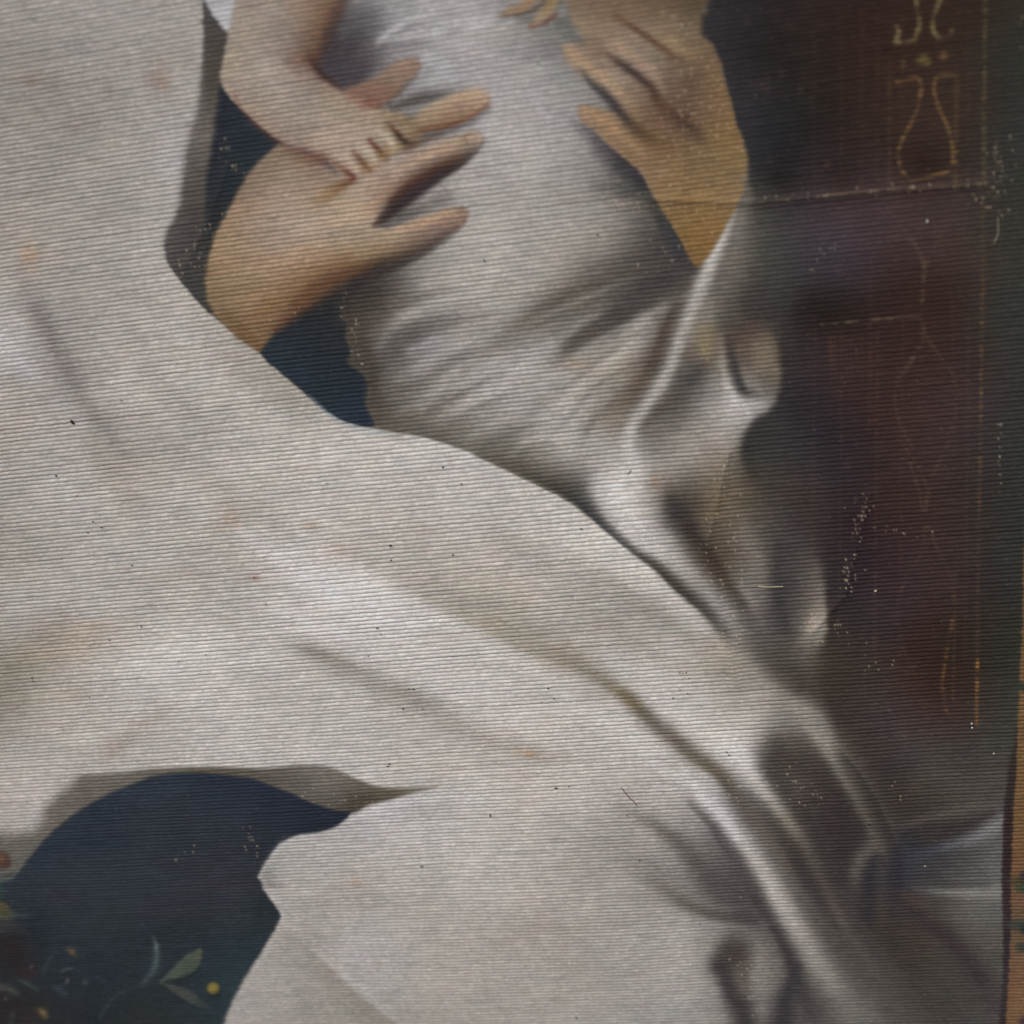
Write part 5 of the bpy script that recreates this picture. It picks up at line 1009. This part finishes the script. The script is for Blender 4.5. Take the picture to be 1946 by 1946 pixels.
NAMED = {(107, 904): 'flat dark speck on the white robe below the brown husk',
         (193, 1002): 'thin dark speck, longest of the small cluster at the left of the robe',
         (208, 1217): 'long thin dark speck on the robe above the arched blue hollow',
         (742, 1037): 'largest round dark speck, on the middle of the white robe',
         (766, 1346): 'dark speck on the robe far above the tapering point of the grey hem',
         (737, 1456): 'dark crumb on the robe close above the tapering point of the grey hem',
         (921, 494): 'upright dark fleck on the child\'s white cloth below the lowest finger',
         (1136, 446): 'upright dark fleck on the white cloth left of the brown wrist',
         (1042, 1308): 'slanted dark speck on the robe just below the olive fold line',
         (1057, 1497): 'flat dark speck on the robe left of the reddish hair',
         (932, 1550): 'upright dark fleck on the lower robe right of the blue hollow',
         (802, 1646): 'thin flat dark speck on the lower robe near the bottom centre'}
dv, df = [], []
for k, (u, v, ru, rv, rot) in enumerate(SPECKS):
    if (u, v) in NAMED:
        place('dirt_speck', grit[k % 3], u, v, ru, rv, rot, NAMED[(u, v)], 'dirt speck', 'dark specks of dirt on the white cloth')
        continue
    x, z, y, kk = at(u, v)                       # the finest grains are one scatter
    me = grit[k % 3]; r0 = min(ru, rv); n0 = len(dv)
    for q in me.vertices:
        lx, lz = q.co.x * ru * kk, q.co.z * rv * kk
        dv.append((x + lx * math.cos(rot) + lz * math.sin(rot), y + q.co.y * r0 * kk * .7 - .25 * r0 * kk, z - lx * math.sin(rot) + lz * math.cos(rot)))
    for f in me.polygons: df.append(tuple(n0 + i for i in f.vertices))
me = bpy.data.meshes.new('fine_dirt'); me.from_pydata(dv, [], df); me.materials.append(DARK)
for f in me.polygons: f.use_smooth = True
fd = bpy.data.objects.new('fine_dirt', me); scene.collection.objects.link(fd)
fd['kind'] = 'stuff'; fd['label'] = 'scatter of tiny dark dirt grains over the white robes'; fd['category'] = 'dirt'
place('seed_husk', crumb('husk', 9, BROWN), 137, 801, 3.2, 6.4, -.55, 'red brown seed husk on the robe, largest crumb at the left', 'crumb')

lint = crumb('lint_grain', 5, PALE)
place('lint_flake', lint, 1762, 420, 2.0, 4.0, .4, 'white flake of lint on the dark panel under the gold line', 'lint')
place('lint_flake', lint, 1847, 1376, 1.8, 3.2, 0, 'upper of two bright white flakes at the foot of the gold stripe', 'lint')
place('lint_flake', lint, 1847.5, 1384, 1.8, 2.6, .2, 'lower of two bright white flakes at the foot of the gold stripe', 'lint')
cream = crumb('cream_grain', 6, CREAM)
place('lint_flake', cream, 1664, 1123, 3.0, 3.4, .2, 'cream coloured crumb on the dark panel beside the grey drapery', 'lint')
place('lint_flake', cream, 1889, 1433, 2.2, 2.6, .5, 'small cream crumb on the grey cloth near the tan border', 'lint')
place('lint_flake', cream, 1758, 1647, 2.4, 1.8, 0, 'cream crumb on the grey folds at the lower right', 'lint')


def fibre(name, pts, rad, mat, label):
    """a loose thread: a thin tube through points of the print"""
    q = smooth([(float(a), float(b)) for a, b in pts], False, 5)
    P3 = []
    for a, b in q:
        x, z, y, k = at(a, b)
        P3.append(Vector((x, y - rad * k * .6, z)))
    rr = rad * k
    vsx, fs = [], []
    for i, p in enumerate(P3):
        d = (P3[min(i + 1, len(P3) - 1)] - P3[max(i - 1, 0)]).normalized()
        a = d.cross(Vector((0, 1, 0))).normalized(); b = Vector((0, -1, 0))
        for s in range(5):
            t = 2 * PI * s / 5
            vsx.append(tuple(p + (a * math.cos(t) + b * math.sin(t)) * rr))
    for i in range(len(P3) - 1):
        for s in range(5):
            fs.append((i * 5 + s, i * 5 + (s + 1) % 5, (i + 1) * 5 + (s + 1) % 5, (i + 1) * 5 + s))
    me = bpy.data.meshes.new(name); me.from_pydata(vsx, [], fs)
    for p in me.polygons: p.use_smooth = True
    me.materials.append(mat)
    o = bpy.data.objects.new(name, me); scene.collection.objects.link(o)
    o['label'] = label; o['category'] = 'thread'
    return o


fibre('loose_fibre', [(1181, 1495), (1188, 1504), (1197, 1515), (1206, 1523), (1211, 1530)], 0.8, RED, 'thin reddish hair lying across the lower white robe')
fibre('loose_fibre', [(1896, 412), (1897, 432), (1896, 446), (1889, 462)], 0.55, CREAM, 'fine pale thread at the upper right edge of the dark panel')
fibre('loose_fibre', [(1440, 1114), (1456, 1115.5), (1472, 1115), (1488, 1114.5)], 1.0, CREAM, 'cream thread pulled loose along a rib of the grey drapery')
fibre('loose_fibre', [(1199, 895), (1196, 899), (1193, 902)], 0.8, RED, 'short reddish fibre on the bright vertical fold')

# the focus lies on the robe a little below the middle of the picture
_, _, tf = to_plane(900.0, 1230.0)
cam.dof.focus_distance = float(tf)
cam.dof.aperture_fstop = 4.6
